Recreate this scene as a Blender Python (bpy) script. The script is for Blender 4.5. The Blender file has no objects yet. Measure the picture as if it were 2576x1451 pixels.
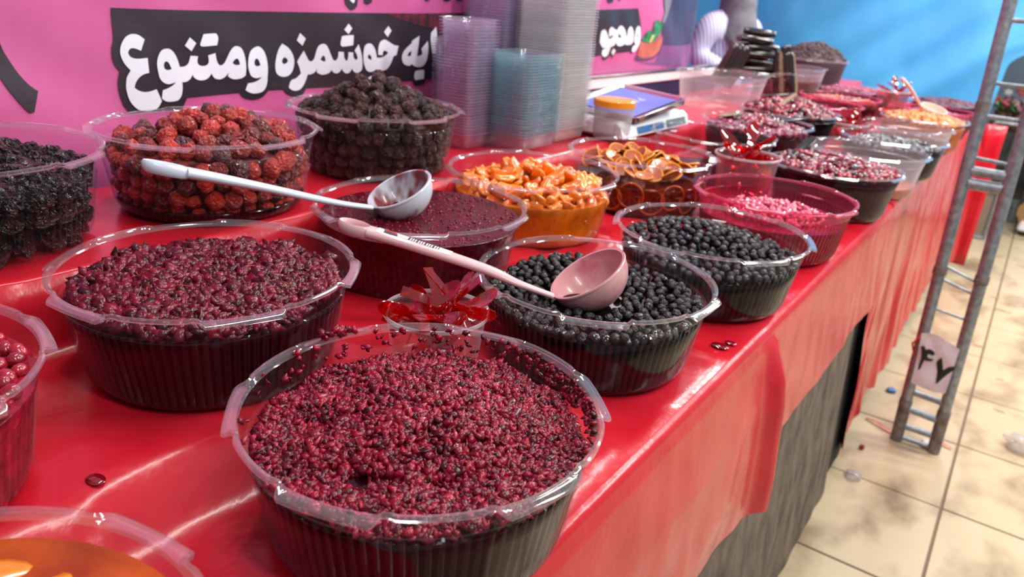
import bpy, bmesh, math, random
import numpy as np
from mathutils import Vector, Matrix, Quaternion, noise

random.seed(7)
rng = np.random.default_rng(7)
scene = bpy.context.scene
COL = scene.collection
PI = math.pi

# ------------------------------------------------------------------ camera
CAM_Z = 1.217
cam_data = bpy.data.cameras.new('camera')
cam = bpy.data.objects.new('camera', cam_data)
COL.objects.link(cam)
cam_data.sensor_fit = 'HORIZONTAL'
cam_data.sensor_width = 36.0
cam_data.lens = 1882.0 * 36.0 / 2576.0
cam_data.clip_start = 0.02
PITCH, ROLL, YAW = math.radians(21.8), math.radians(-4.56), math.radians(33.5)
_xh = Vector((math.cos(YAW), math.sin(YAW), 0))
_fh = Vector((-math.sin(YAW), math.cos(YAW), 0))
_uv = _fh * math.sin(PITCH) + Vector((0, 0, 1)) * math.cos(PITCH)
_fw = _fh * math.cos(PITCH) - Vector((0, 0, 1)) * math.sin(PITCH)
_r = _xh * math.cos(ROLL) - _uv * math.sin(ROLL)
_u = _xh * math.sin(ROLL) + _uv * math.cos(ROLL)
cam.matrix_world = Matrix(((_r.x, _u.x, -_fw.x, 0), (_r.y, _u.y, -_fw.y, 0), (_r.z, _u.z, -_fw.z, CAM_Z), (0, 0, 0, 1)))
cam_data.dof.use_dof = True
cam_data.dof.focus_distance = 0.70
cam_data.dof.aperture_fstop = 7.0
scene.camera = cam

# ------------------------------------------------------------------ world, lamps, exposure
world = bpy.data.worlds.new('world')
scene.world = world
world.use_nodes = True
world.node_tree.nodes['Background'].inputs[0].default_value = (0.86, 0.93, 1.0, 1)
world.node_tree.nodes['Background'].inputs[1].default_value = 0.38

def lamp(name, loc, sx, sy, energy, aim, color=(1, 0.97, 0.93)):
    d = bpy.data.lights.new(name, 'AREA')
    d.shape = 'RECTANGLE'; d.size = sx; d.size_y = sy; d.energy = energy; d.color = color
    o = bpy.data.objects.new(name, d); COL.objects.link(o)
    o.location = loc
    o.rotation_euler = (Vector(aim) - Vector(loc)).to_track_quat('-Z', 'Y').to_euler()
    return o
# rows of LED tubes hung under the market roof: one row over the aisle, one over the stall
for y in (0.1, 1.5, 2.9, 4.3):
    lamp('led_tube_aisle', (0.75, y, 2.35), 0.10, 1.1, 15 if y < 1 else 26, (-0.35, y, 0.8))
for y in (0.9, 2.3, 3.7):
    lamp('led_tube_stall', (-0.85, y, 2.5), 0.10, 1.1, 12, (-0.75, y - 0.2, 0.8))
lamp('led_flood', (-0.45, 3.9, 2.35), 0.4, 0.4, 26, (-0.6, 2.6, 0.8))
lamp('tarp_fill_light', (0.15, 4.0, 2.2), 0.3, 0.3, 22, (-0.45, 4.85, 1.0))  # extra light added to brighten the right side of the tarpaulin
lamp('led_flood_aisle', (1.9, 3.6, 2.6), 0.6, 0.6, 22, (0.2, 3.2, 0))

vs = scene.view_settings
scene.display_settings.display_device = 'sRGB'
vs.view_transform = 'Standard'
vs.look = 'None'
vs.exposure = 0.0
vs.gamma = 1.0
vs.use_curve_mapping = False
try:
    scene.cycles.transparent_max_bounces = 22
    scene.cycles.max_bounces = 6
    scene.cycles.diffuse_bounces = 3
    scene.cycles.use_adaptive_sampling = True
    scene.cycles.adaptive_threshold = 0.03
    scene.cycles.glossy_bounces = 3
    scene.cycles.transmission_bounces = 4
    scene.cycles.caustics_reflective = False
    scene.cycles.caustics_refractive = False
    scene.cycles.sample_clamp_indirect = 4.0
except Exception:
    pass

# ------------------------------------------------------------------ helpers: objects
def link(o, parent=None):
    COL.objects.link(o)
    if parent is not None:
        o.parent = parent
    return o

def tag(o, label=None, cat=None, group=None, kind=None):
    if label: o['label'] = label
    if cat: o['category'] = cat
    if group: o['group'] = group
    if kind: o['kind'] = kind
    return o

def empty(name, loc=(0, 0, 0), rz=0.0):
    o = bpy.data.objects.new(name, None)
    o.empty_display_size = 0.05
    COL.objects.link(o)
    o.location = loc
    o.rotation_euler = (0, 0, rz)
    return o

def mesh_np(name, V, F, smooth=True):
    """mesh from numpy verts (n,3) and an array of equal-size faces"""
    V = np.asarray(V, dtype=np.float32); F = np.asarray(F, dtype=np.int32)
    me = bpy.data.meshes.new(name)
    me.vertices.add(len(V)); me.vertices.foreach_set('co', V.ravel())
    k = F.shape[1]
    me.loops.add(F.size); me.loops.foreach_set('vertex_index', F.ravel())
    me.polygons.add(len(F))
    me.polygons.foreach_set('loop_start', np.arange(0, F.size, k, dtype=np.int32))
    me.polygons.foreach_set('loop_total', np.full(len(F), k, dtype=np.int32))
    if smooth:
        me.polygons.foreach_set('use_smooth', np.ones(len(F), dtype=bool))
    me.update(calc_edges=True)
    me.validate()
    return me

class MB:
    """collects simple shapes into one mesh"""
    def __init__(s):
        s.v = []; s.f = []; s.flat = set()
    def add(s, V, F):
        b = len(s.v)
        s.v.extend([tuple(p) for p in V]); s.f.extend([tuple(i + b for i in q) for q in F])
    def box(s, x0, x1, y0, y1, z0, z1, bev=0.0, M=None):
        if bev <= 0:
            V = [(x, y, z) for z in (z0, z1) for y in (y0, y1) for x in (x0, x1)]
            F = [(0, 2, 3, 1), (4, 5, 7, 6), (0, 1, 5, 4), (2, 6, 7, 3), (0, 4, 6, 2), (1, 3, 7, 5)]
        else:
            b = bev
            V = []; F = []
            for z, i in ((z0, b), (z0 + b, 0), (z1 - b, 0), (z1, b)):
                c = b
                a = [(x0 + i + c, y0 + i), (x1 - i - c, y0 + i), (x1 - i, y0 + i + c), (x1 - i, y1 - i - c), (x1 - i - c, y1 - i), (x0 + i + c, y1 - i), (x0 + i, y1 - i - c), (x0 + i, y0 + i + c)]
                V += [(p[0], p[1], z) for p in a]
            for r in range(3):
                for k in range(8):
                    F.append((r * 8 + k, r * 8 + (k + 1) % 8, r * 8 + 8 + (k + 1) % 8, r * 8 + 8 + k))
            F.append(tuple(range(7, -1, -1))); F.append(tuple(range(24, 32)))
        if M is not None:
            V = [tuple(M @ Vector(p)) for p in V]
        s.add(V, F)
    def lathe(s, prof, n=48, cx=0, cy=0, cap0=False, cap1=False):
        V = []; F = []
        m = len(prof)
        for i in range(n):
            a = 2 * PI * i / n; c, t = math.cos(a), math.sin(a)
            V += [(cx + r * c, cy + r * t, z) for r, z in prof]
        for i in range(n):
            j = (i + 1) % n
            for k in range(m - 1):
                F.append((i * m + k, j * m + k, j * m + k + 1, i * m + k + 1))
        if cap0: F.append(tuple(i * m for i in range(n - 1, -1, -1)))
        if cap1: F.append(tuple(i * m + m - 1 for i in range(n)))
        s.add(V, F)
    def sweep(s, pts, ws, hs=None, up=(0, 0, 1), n=10, cap=True):
        pts = [Vector(p) for p in pts]
        if not hasattr(ws, '__len__'): ws = [ws] * len(pts)
        hs = ws if hs is None else ([hs] * len(pts) if not hasattr(hs, '__len__') else hs)
        V = []; F = []
        for i, p in enumerate(pts):
            t = (pts[min(i + 1, len(pts) - 1)] - pts[max(i - 1, 0)]).normalized()
            sd = t.cross(Vector(up))
            if sd.length < 1e-5: sd = t.cross(Vector((0, 1, 0.01)))
            sd.normalize(); uu = sd.cross(t).normalized()
            for k in range(n):
                a = 2 * PI * k / n
                V.append(p + sd * (ws[i] * math.cos(a)) + uu * (hs[i] * math.sin(a)))
        for i in range(len(pts) - 1):
            for k in range(n):
                F.append((i * n + k, i * n + (k + 1) % n, (i + 1) * n + (k + 1) % n, (i + 1) * n + k))
        if cap:
            F.append(tuple(range(n - 1, -1, -1))); F.append(tuple((len(pts) - 1) * n + k for k in range(n)))
        s.add(V, F)
    def grid(s, rows):
        m = len(rows[0]); V = [p for r in rows for p in r]; F = []
        for i in range(len(rows) - 1):
            for k in range(m - 1):
                F.append((i * m + k, i * m + k + 1, (i + 1) * m + k + 1, (i + 1) * m + k))
        s.add(V, F)
    def mesh(s, name, smooth=True, ang=40):
        me = bpy.data.meshes.new(name)
        me.from_pydata(s.v, [], s.f)
        if smooth:
            me.polygons.foreach_set('use_smooth', [True] * len(me.polygons))
            if ang: 
                try: me.set_sharp_from_angle(angle=math.radians(ang))
                except Exception: pass
        me.update()
        return me
    def build(s, name, mat, parent=None, smooth=True, ang=40):
        me = s.mesh(name, smooth, ang)
        me.materials.append(mat)
        return link(bpy.data.objects.new(name, me), parent)

def mobj(name, me, mat=None, parent=None, loc=None):
    if mat is not None and len(me.materials) == 0: me.materials.append(mat)
    o = bpy.data.objects.new(name, me)
    if loc is not None: o.location = loc
    return link(o, parent)

def catmull(pts, sub=4, corner=52):
    """closed smooth outline through the points; sharp turns stay corners"""
    n = len(pts); P = [Vector((p[0], p[1])) for p in pts]; out = []
    def cor(i):
        a = P[i] - P[i - 1]; b = P[(i + 1) % n] - P[i]
        if a.length < 1e-9 or b.length < 1e-9: return True
        return math.degrees(a.angle(b)) > corner
    cs = [cor(i) for i in range(n)]
    for i in range(n):
        p0, p1, p2, p3 = P[i - 1], P[i], P[(i + 1) % n], P[(i + 2) % n]
        t1 = (p2 - p1) * .6 if cs[i] else (p2 - p0) * .5
        t2 = (p2 - p1) * .6 if cs[(i + 1) % n] else (p3 - p1) * .5
        for k in range(sub):
            t = k / sub
            out.append(p1 * (2*t**3 - 3*t**2 + 1) + t1 * (t**3 - 2*t**2 + t) + p2 * (-2*t**3 + 3*t**2) + t2 * (t**3 - t**2))
    return out

# ------------------------------------------------------------------ helpers: materials
def lin(c):
    return tuple(((v / 255) / 12.92 if v / 255 <= .04045 else ((v / 255 + .055) / 1.055) ** 2.4) for v in c) + (1.0,)

def mat(name, c1, rough=.5, c2=None, scale=30, how='noise', metal=0, coat=0, bump=0, bscale=None, spec=.5, sss=0, detail=4, stretch=None, coat_rough=.05, ramp=(.35, .65), trans=0, bdist=.004, coord='Object'):
    m = bpy.data.materials.new(name); m.use_nodes = True
    nt = m.node_tree; N = nt.nodes; Lk = nt.links
    b = N['Principled BSDF']
    b.inputs['Base Color'].default_value = lin(c1)
    b.inputs['Roughness'].default_value = rough
    b.inputs['Metallic'].default_value = metal
    b.inputs['Coat Weight'].default_value = coat
    b.inputs['Coat Roughness'].default_value = coat_rough
    b.inputs['Specular IOR Level'].default_value = spec
    if sss > .15:
        b.inputs['Subsurface Weight'].default_value = sss
        b.inputs['Subsurface Radius'].default_value = (.01, .004, .003)
        b.inputs['Subsurface Scale'].default_value = .5
    if trans: b.inputs['Transmission Weight'].default_value = trans
    tc = N.new('ShaderNodeTexCoord'); mp = N.new('ShaderNodeMapping')
    Lk.new(tc.outputs['Object'] if coord == 'Object' else N.new('ShaderNodeNewGeometry').outputs['Position'], mp.inputs['Vector'])
    if stretch: mp.inputs['Scale'].default_value = stretch
    if c2 is not None:
        rp = N.new('ShaderNodeValToRGB')
        rp.color_ramp.elements[0].position = ramp[0]; rp.color_ramp.elements[1].position = ramp[1]
        rp.color_ramp.elements[0].color = lin(c1); rp.color_ramp.elements[1].color = lin(c2)
        if how == 'noise':
            nz = N.new('ShaderNodeTexNoise'); nz.inputs['Scale'].default_value = scale; nz.inputs['Detail'].default_value = detail
            Lk.new(mp.outputs[0], nz.inputs['Vector']); Lk.new(nz.outputs['Fac'], rp.inputs['Fac'])
        elif how == 'island':
            g = N.new('ShaderNodeNewGeometry'); Lk.new(g.outputs['Random Per Island'], rp.inputs['Fac'])
            rp.color_ramp.elements[0].position = 0; rp.color_ramp.elements[1].position = 1
        elif how == 'object':
            g = N.new('ShaderNodeObjectInfo')
            nz = N.new('ShaderNodeTexNoise'); nz.inputs['Scale'].default_value = scale
            Lk.new(mp.outputs[0], nz.inputs['Vector'])
            ad = N.new('ShaderNodeMath'); ad.operation = 'MULTIPLY_ADD'; ad.inputs[1].default_value = .7; 
            Lk.new(nz.outputs['Fac'], ad.inputs[0])
            sb = N.new('ShaderNodeMath'); sb.operation = 'MULTIPLY_ADD'; sb.inputs[1].default_value = .9; sb.inputs[2].default_value = -.32
            Lk.new(g.outputs['Random'], sb.inputs[0]); Lk.new(sb.outputs[0], ad.inputs[2])
            Lk.new(ad.outputs[0], rp.inputs['Fac'])
            rp.color_ramp.elements[0].position = 0; rp.color_ramp.elements[1].position = 1
        Lk.new(rp.outputs['Color'], b.inputs['Base Color'])
    if bump:
        nz2 = N.new('ShaderNodeTexNoise'); nz2.inputs['Scale'].default_value = bscale or scale; nz2.inputs['Detail'].default_value = 5
        Lk.new(mp.outputs[0], nz2.inputs['Vector'])
        bp = N.new('ShaderNodeBump'); bp.inputs['Strength'].default_value = bump; bp.inputs['Distance'].default_value = bdist
        Lk.new(nz2.outputs['Fac'], bp.inputs['Height']); Lk.new(bp.outputs[0], b.inputs['Normal'])
        if coat: Lk.new(bp.outputs[0], b.inputs['Coat Normal'])
    return m

def plastic(name, tint=(250, 250, 252), milky=.06, gloss=1.0, rough=.08, milk_col=(235, 235, 240), base=.03, edge=.5):
    """thin clear plastic: transparent, a fresnel gloss, a little milkiness"""
    m = bpy.data.materials.new(name); m.use_nodes = True
    nt = m.node_tree; N = nt.nodes; Lk = nt.links
    N.remove(N['Principled BSDF']); out = N['Material Output']
    tr = N.new('ShaderNodeBsdfTransparent'); tr.inputs[0].default_value = lin(tint)
    gl = N.new('ShaderNodeBsdfGlossy'); gl.inputs['Roughness'].default_value = rough; gl.inputs[0].default_value = (1, 1, 1, 1)
    df = N.new('ShaderNodeBsdfDiffuse'); df.inputs[0].default_value = lin(milk_col)
    tl = N.new('ShaderNodeBsdfTranslucent'); tl.inputs[0].default_value = lin(milk_col)
    mm = N.new('ShaderNodeMixShader'); mm.inputs[0].default_value = .5
    Lk.new(df.outputs[0], mm.inputs[1]); Lk.new(tl.outputs[0], mm.inputs[2])
    lw = N.new('ShaderNodeLayerWeight'); lw.inputs['Blend'].default_value = .35
    pw = N.new('ShaderNodeMath'); pw.operation = 'POWER'; pw.inputs[1].default_value = 2.2
    Lk.new(lw.outputs['Facing'], pw.inputs[0])
    fg = N.new('ShaderNodeMath'); fg.operation = 'MULTIPLY_ADD'; fg.inputs[1].default_value = .45 * gloss; fg.inputs[2].default_value = .045 * gloss
    Lk.new(pw.outputs[0], fg.inputs[0])
    m1 = N.new('ShaderNodeMixShader'); Lk.new(fg.outputs[0], m1.inputs[0]); Lk.new(tr.outputs[0], m1.inputs[1]); Lk.new(gl.outputs[0], m1.inputs[2])
    fm = N.new('ShaderNodeMath'); fm.operation = 'MULTIPLY_ADD'; fm.inputs[1].default_value = edge * milky * 4; fm.inputs[2].default_value = milky
    Lk.new(pw.outputs[0], fm.inputs[0])
    m2 = N.new('ShaderNodeMixShader'); Lk.new(fm.outputs[0], m2.inputs[0]); Lk.new(m1.outputs[0], m2.inputs[1]); Lk.new(mm.outputs[0], m2.inputs[2])
    Lk.new(m2.outputs[0], out.inputs[0])
    return m

def smooth01(t):
    t = max(0.0, min(1.0, t)); return t * t * (3 - 2 * t)
def nz(x, y, z=0.0):
    return noise.noise(Vector((x, y, z)))
BANNER = [
 ('bar',[(.6211,1.147),(.7616,1.1462),(1.0094,1.1486),(1.3504,1.1537),(1.6585,1.1624),(2.1064,1.178),(2.3387,1.1868),(2.3591,1.1581),(2.3774,1.1275),(2.3812,1.0963),(2.3633,1.0676),(2.3178,1.0546),(2.2134,1.0517),(1.6767,1.0256),(1.3582,1.0148),(1.2505,1.0129),(1.0489,1.0105),(.8938,1.012),(.7296,1.0108),(.7186,.993),(.6311,.9938),(.6219,1.0066),(.6174,1.0307),(.6186,1.0453),(.6225,1.0568),(.6162,1.0657),(.6135,1.0772),(.6146,1.0914),(.6192,1.1037),(.6201,1.125)],[]),
 ('black',[(.8321,1.0141),(.8363,1.0065),(.8455,1.0008),(.8605,.9978),(.8761,.9993),(.8879,1.0049),(.8956,1.0132)],[]),
 ('black',[(.9278,1.0126),(.9349,1.0045),(.9484,.9988),(.9608,.9976),(.9736,1.0014),(.9836,1.0137)],[]),
 ('black',[(1.2631,1.0187),(1.2721,1.0048),(1.2808,1.0015),(1.3069,1.0045),(1.314,1.0192)],[]),
 ('black',[(2.3142,1.0563),(2.3206,1.046),(2.3418,1.0543)],[]),
 ('black',[(2.1244,1.0543),(2.1307,1.0349),(2.1494,1.0316),(2.169,1.038),(2.1819,1.0475),(2.1941,1.036),(2.2101,1.0526)],[]),
 ('black',[(.4621,1.1137),(.4652,1.1016),(.4681,1.0885),(.474,1.0744),(.4807,1.0599),(.4893,1.0467),(.4967,1.0389),(.5016,1.0354),(.4906,1.0072),(.4854,1.0064),(.4801,1.0122),(.4709,1.0267),(.4628,1.0417),(.4569,1.0554),(.4541,1.0649)],[]),
 ('black',[(1.0735,1.2022),(1.0747,1.1699),(1.0796,1.1618),(1.088,1.1555),(1.0939,1.1548),(1.1017,1.1588),(1.1069,1.1673),(1.1088,1.2039)],[]),
 ('black',[(1.1208,1.2045),(1.1243,1.169),(1.1331,1.1656),(1.1438,1.1696),(1.1526,1.206)],[]),
 ('black',[(1.2969,1.2103),(1.3024,1.1794),(1.3109,1.1777),(1.3193,1.1799),(1.3199,1.2113)],[]),
 ('black',[(1.3563,1.213),(1.3671,1.1807),(1.3807,1.1785),(1.3941,1.1816),(1.3964,1.2149)],[]),
 ('black',[(1.4055,1.2153),(1.4125,1.1822),(1.4242,1.1807),(1.4358,1.1836),(1.4356,1.2167)],[]),
 ('black',[(2.0956,1.2479),(2.1217,1.2013),(2.1403,1.1976),(2.1572,1.201),(2.1561,1.2507)],[]),
 ('black',[(2.1738,1.2516),(2.1918,1.2074),(2.2015,1.2057),(2.2132,1.2081),(2.2069,1.2531)],[]),
 ('fruit',[(1.1825,1.1503),(1.2228,1.1401),(1.2837,1.1277),(1.3264,1.1226),(1.3597,1.1172),(1.3932,1.1271),(1.4476,1.1553)],[]),
 ('navy',[(2.5137,1.2615),(4.6,1.40),(4.6,1.057),(2.7711,1.0647),(2.5601,1.0769),(2.5447,1.1095),(2.5405,1.1431),(2.5527,1.1736),(2.5345,1.2033)],[]),
 ('grey',[(2.5192,1.2618),(2.5815,1.2646),(2.5982,1.2202),(2.5898,1.1896),(2.5631,1.1556),(2.5454,1.1401),(2.5325,1.1552),(2.5501,1.1812)],[]),
 ('violet',[(2.5563,1.0766),(2.7712,1.0644),(4.6,1.056),(4.6,.90),(2.5508,1.0031),(2.516,1.0153),(2.5476,1.0348)],[]),
 ('shade',[(2.3523,1.0305),(2.3626,1.0421),(2.455,1.0309),(2.5086,1.0373),(2.5455,1.0521),(2.5387,1.0382),(2.4938,1.0252),(2.4219,1.0211),(2.375,1.0239)],[]),
 ('pot',[(2.3821,1.0862),(2.4209,1.0806),(2.4574,1.0795),(2.4999,1.0852),(2.5469,1.1033),(2.5545,1.0816),(2.5344,1.0508),(2.5015,1.0359),(2.4476,1.031),(2.393,1.0339),(2.3661,1.042),(2.3685,1.0568)],[]),
 ('herb',[(2.3846,1.095),(2.4069,1.1023),(2.4302,1.1185),(2.4623,1.1201),(2.4707,1.1499),(2.4987,1.1548),(2.5167,1.1459),(2.5363,1.1552),(2.5317,1.1248),(2.5228,1.1065),(2.485,1.0853),(2.4535,1.0803),(2.4019,1.0845)],[]),
 ('stalk',[(2.4595,1.1066),(2.4858,1.105),(2.4608,1.0802),(2.4475,1.0819)],[]),
 ('white',[(.6672,1.1026),(.659,1.086),(.6525,1.0887),(.6459,1.0902),(.6406,1.0884),(.6377,1.0837),(.6399,1.0784),(.6457,1.0753),(.654,1.0744),(.6684,1.0754),(.6681,1.053),(.6587,1.051),(.6507,1.0464),(.6447,1.0397),(.6415,1.032),(.6475,1.0272),(.6568,1.0243),(.6666,1.0248),(.6773,1.0275),(.6842,1.0086),(.6746,.9974),(.6588,.9946),(.6451,.9977),(.6364,1.0054),(.6313,1.0148),(.6287,1.0278),(.629,1.0376),(.6316,1.0482),(.6385,1.0577),(.6304,1.0676),(.6265,1.0773),(.6258,1.0858),(.6287,1.0952),(.6354,1.1046),(.6425,1.1092),(.6494,1.1105),(.658,1.109)],[]),
 ('white',[(.7021,1.0884),(.7086,1.0868),(.7143,1.0811),(.7185,1.0719),(.7213,1.0599),(.7301,1.0604),(.7376,1.0653),(.7428,1.0766),(.7566,1.0754),(.7545,1.0679),(.7564,1.0621),(.7622,1.0598),(.7696,1.0601),(.7747,1.0631),(.7764,1.0683),(.7759,1.0762),(.7901,1.0796),(.7914,1.0689),(.7946,1.0614),(.7995,1.0594),(.8062,1.0632),(.812,1.0716),(.8193,1.0822),(.8263,1.0885),(.8329,1.09),(.8407,1.0877),(.8461,1.0795),(.8488,1.0663),(.849,1.053),(.8468,1.0408),(.8384,1.0367),(.8263,1.0353),(.8172,1.0371),(.811,1.0413),(.8134,1.0477),(.8071,1.0414),(.7991,1.0374),(.7914,1.0369),(.784,1.0398),(.7796,1.0469),(.7728,1.0403),(.7651,1.0374),(.7565,1.0371),(.7495,1.0392),(.745,1.0426),(.743,1.0469),(.7376,1.0403),(.7301,1.0365),(.7224,1.0358),(.7223,1.0286),(.7201,1.0182),(.7159,1.0111),(.7097,1.0073),(.6981,1.0066),(.6903,1.0082),(.6846,1.0127),(.6876,1.0253),(.6957,1.0274),(.7053,1.0316),(.7121,1.0369),(.7056,1.0351),(.6976,1.0342),(.69,1.0375),(.6851,1.0438),(.6834,1.0529),(.6828,1.063),(.6843,1.0719),(.6885,1.0807),(.6941,1.0865)],[[(.699,1.0692),(.7031,1.0663),(.7067,1.0571),(.6998,1.0558),(.695,1.058),(.6941,1.0631),(.6954,1.0671)],[(.8314,1.0697),(.8352,1.0666),(.8367,1.0595),(.828,1.059),(.822,1.0627),(.826,1.0674)]]),
 ('white',[(.7443,1.1052),(.7552,1.0959),(.7454,1.0836),(.734,1.0924)],[]),
 ('white',[(.7703,1.1099),(.7924,1.1109),(.7966,1.1089),(.7979,1.1026),(.7946,1.0921),(.7662,1.0906),(.7625,1.0946)],[]),
 ('white',[(.876,1.0889),(.8841,1.086),(.8907,1.0775),(.8942,1.065),(.8951,1.0513),(.8934,1.0376),(.892,1.0262),(.8871,1.016),(.8782,1.0102),(.8626,1.0088),(.8517,1.0118),(.8445,1.0162),(.8507,1.0272),(.8625,1.0282),(.8739,1.0317),(.8812,1.037),(.8713,1.0352),(.863,1.0367),(.8571,1.0415),(.8537,1.0528),(.8541,1.0639),(.8581,1.077),(.8647,1.0846)],[[(.872,1.069),(.8766,1.0655),(.8796,1.057),(.8711,1.0555),(.8669,1.0596),(.8683,1.0657)]]),
 ('white',[(.9287,1.0933),(.9402,1.0869),(.9488,1.0775),(.9536,1.0658),(.9531,1.054),(.9488,1.0436),(.9394,1.0363),(.9258,1.0351),(.9157,1.0397),(.912,1.0473),(.9123,1.0588),(.9159,1.0725),(.9217,1.0849)],[[(.932,1.0698),(.9378,1.0668),(.9403,1.0626),(.9351,1.0581),(.9292,1.0577),(.9269,1.063)]]),
 ('white',[(.9749,1.0805),(.9808,1.071),(.9868,1.0625),(.9931,1.0605),(.9989,1.0658),(1.0033,1.0788),(1.0084,1.0883),(1.0174,1.0924),(1.0263,1.0905),(1.0326,1.0819),(1.039,1.0696),(1.0439,1.0621),(1.0498,1.0613),(1.0542,1.068),(1.0552,1.0779),(1.068,1.077),(1.0687,1.0677),(1.0729,1.0607),(1.0773,1.0612),(1.0791,1.0699),(1.0792,1.0768),(1.0914,1.0759),(1.0923,1.0671),(1.0975,1.0613),(1.1029,1.0631),(1.1012,1.0707),(1.0946,1.0796),(1.1054,1.0914),(1.1119,1.0768),(1.1159,1.0589),(1.1155,1.0435),(1.1082,1.0373),(1.1009,1.0361),(1.0938,1.0392),(1.0894,1.0451),(1.0832,1.0377),(1.0761,1.036),(1.0692,1.0388),(1.0641,1.0453),(1.0588,1.0393),(1.0519,1.0368),(1.0451,1.0385),(1.0393,1.0437),(1.0333,1.0378),(1.02,1.0352),(1.0102,1.0375),(1.0046,1.0414),(1.0069,1.0474),(1.0005,1.0403),(.9923,1.037),(.9844,1.0368),(.9809,1.0278),(.9742,1.0173),(.966,1.0104),(.955,1.0083),(.9459,1.0104),(.9392,1.015),(.9451,1.0272),(.9575,1.0313),(.9687,1.0392),(.966,1.0489),(.9603,1.0609),(.9668,1.0701)],[[(1.0192,1.0716),(1.0241,1.0675),(1.0255,1.0602),(1.019,1.0604),(1.0133,1.0642)]]),
 ('white',[(.9661,1.112),(.9788,1.1021),(.9717,1.0894),(.9592,1.0988)],[]),
 ('white',[(1.0807,1.1298),(1.0896,1.1211),(1.0796,1.1105),(1.0694,1.1186)],[]),
 ('white',[(1.0658,1.1071),(1.09,1.1085),(1.0926,1.1058),(1.091,1.0897),(1.0647,1.0873),(1.0597,1.0925),(1.0624,1.1034)],[]),
 ('white',[(1.1356,1.0927),(1.1448,1.089),(1.1523,1.0786),(1.1562,1.0643),(1.1695,1.0646),(1.182,1.0689),(1.1896,1.074),(1.1789,1.0785),(1.1732,1.075),(1.1729,1.0688),(1.1599,1.07),(1.1608,1.0836),(1.1673,1.0952),(1.1806,1.0994),(1.1961,1.0936),(1.209,1.0882),(1.223,1.0867),(1.2154,1.0675),(1.2065,1.0657),(1.1969,1.0513),(1.1872,1.0422),(1.1775,1.0386),(1.1625,1.0385),(1.1626,1.0259),(1.1604,1.0153),(1.149,1.0079),(1.1302,1.0089),(1.1227,1.0132),(1.1283,1.0235),(1.1413,1.0294),(1.1507,1.0389),(1.1376,1.0368),(1.1283,1.0404),(1.1219,1.051),(1.1188,1.0639),(1.1195,1.0792),(1.1246,1.0893)],[[(1.1338,1.0719),(1.1403,1.0672),(1.1412,1.0608),(1.1356,1.0616),(1.1301,1.0662)]]),
 ('white',[(1.1907,1.1263),(1.2006,1.1168),(1.1892,1.1044),(1.1785,1.1145)],[]),
 ('white',[(1.2842,1.1071),(1.2828,1.0901),(1.2795,1.0654),(1.2891,1.0652),(1.2965,1.0692),(1.2928,1.0803),(1.3116,1.096),(1.3148,1.0828),(1.3141,1.066),(1.3092,1.0521),(1.2987,1.0432),(1.2836,1.0413),(1.2707,1.0442),(1.2625,1.0486),(1.2559,1.0453),(1.2455,1.0464),(1.2361,1.0514),(1.2323,1.061),(1.2355,1.0718),(1.2465,1.0824),(1.2607,1.0917),(1.2626,1.097)],[[(1.2612,1.076),(1.2595,1.0651),(1.2486,1.0654),(1.253,1.0721)]]),
 ('white',[(1.2764,1.0335),(1.299,1.0352),(1.3036,1.031),(1.3031,1.0154),(1.276,1.0138),(1.2711,1.0197),(1.2723,1.0281)],[]),
 ('white',[(1.3388,1.1257),(1.3422,1.1118),(1.3414,1.0964),(1.344,1.0696),(1.3283,1.0699),(1.3214,1.0966),(1.3213,1.1132)],[]),
 ('white',[(2.3518,1.1342),(2.3673,1.1286),(2.3749,1.1097),(2.3769,1.0862),(2.3675,1.0716),(2.3512,1.0571),(2.3322,1.0523),(2.3222,1.0576),(2.3272,1.0692),(2.3455,1.0763),(2.3331,1.0837),(2.333,1.1011),(2.3379,1.1241)],[[(2.3525,1.1097),(2.3594,1.1039),(2.3521,1.0995),(2.347,1.1054)]]),
 ('white',[(2.2921,1.1324),(2.3103,1.1269),(2.3237,1.1097),(2.3267,1.0881),(2.3148,1.0773),(2.2952,1.0761),(2.2789,1.0756),(2.2618,1.0787),(2.2501,1.0745),(2.2251,1.0727),(2.208,1.0779),(2.2015,1.0849),(2.1901,1.0753),(2.1698,1.0707),(2.1671,1.0576),(2.1608,1.0466),(2.147,1.0414),(2.1313,1.0445),(2.1207,1.0516),(2.1236,1.0638),(2.1434,1.0676),(2.1189,1.0707),(2.0978,1.0859),(2.0971,1.1126),(2.1068,1.1206),(2.1214,1.1207),(2.1359,1.1099),(2.1516,1.0949),(2.166,1.0976),(2.1764,1.1044),(2.1664,1.1078),(2.1562,1.1004),(2.1477,1.1045),(2.1436,1.1207),(2.1576,1.1302),(2.1771,1.1249),(2.2031,1.1195),(2.2102,1.1278),(2.2274,1.1337),(2.248,1.128),(2.2648,1.114),(2.272,1.0999),(2.2773,1.1041),(2.279,1.1211)],[[(2.2143,1.1126),(2.2402,1.0986),(2.212,1.098)],[(2.3024,1.1083),(2.3091,1.1026),(2.3024,1.1026)]]),
 ('white',[(2.1894,1.0662),(2.2066,1.0597),(2.1949,1.0451),(2.1816,1.0545)],[]),
 ('white',[(1.0834,1.2027),(1.0856,1.1726),(1.094,1.1672),(1.0983,1.173),(1.1002,1.2035)],[]),
]
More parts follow.
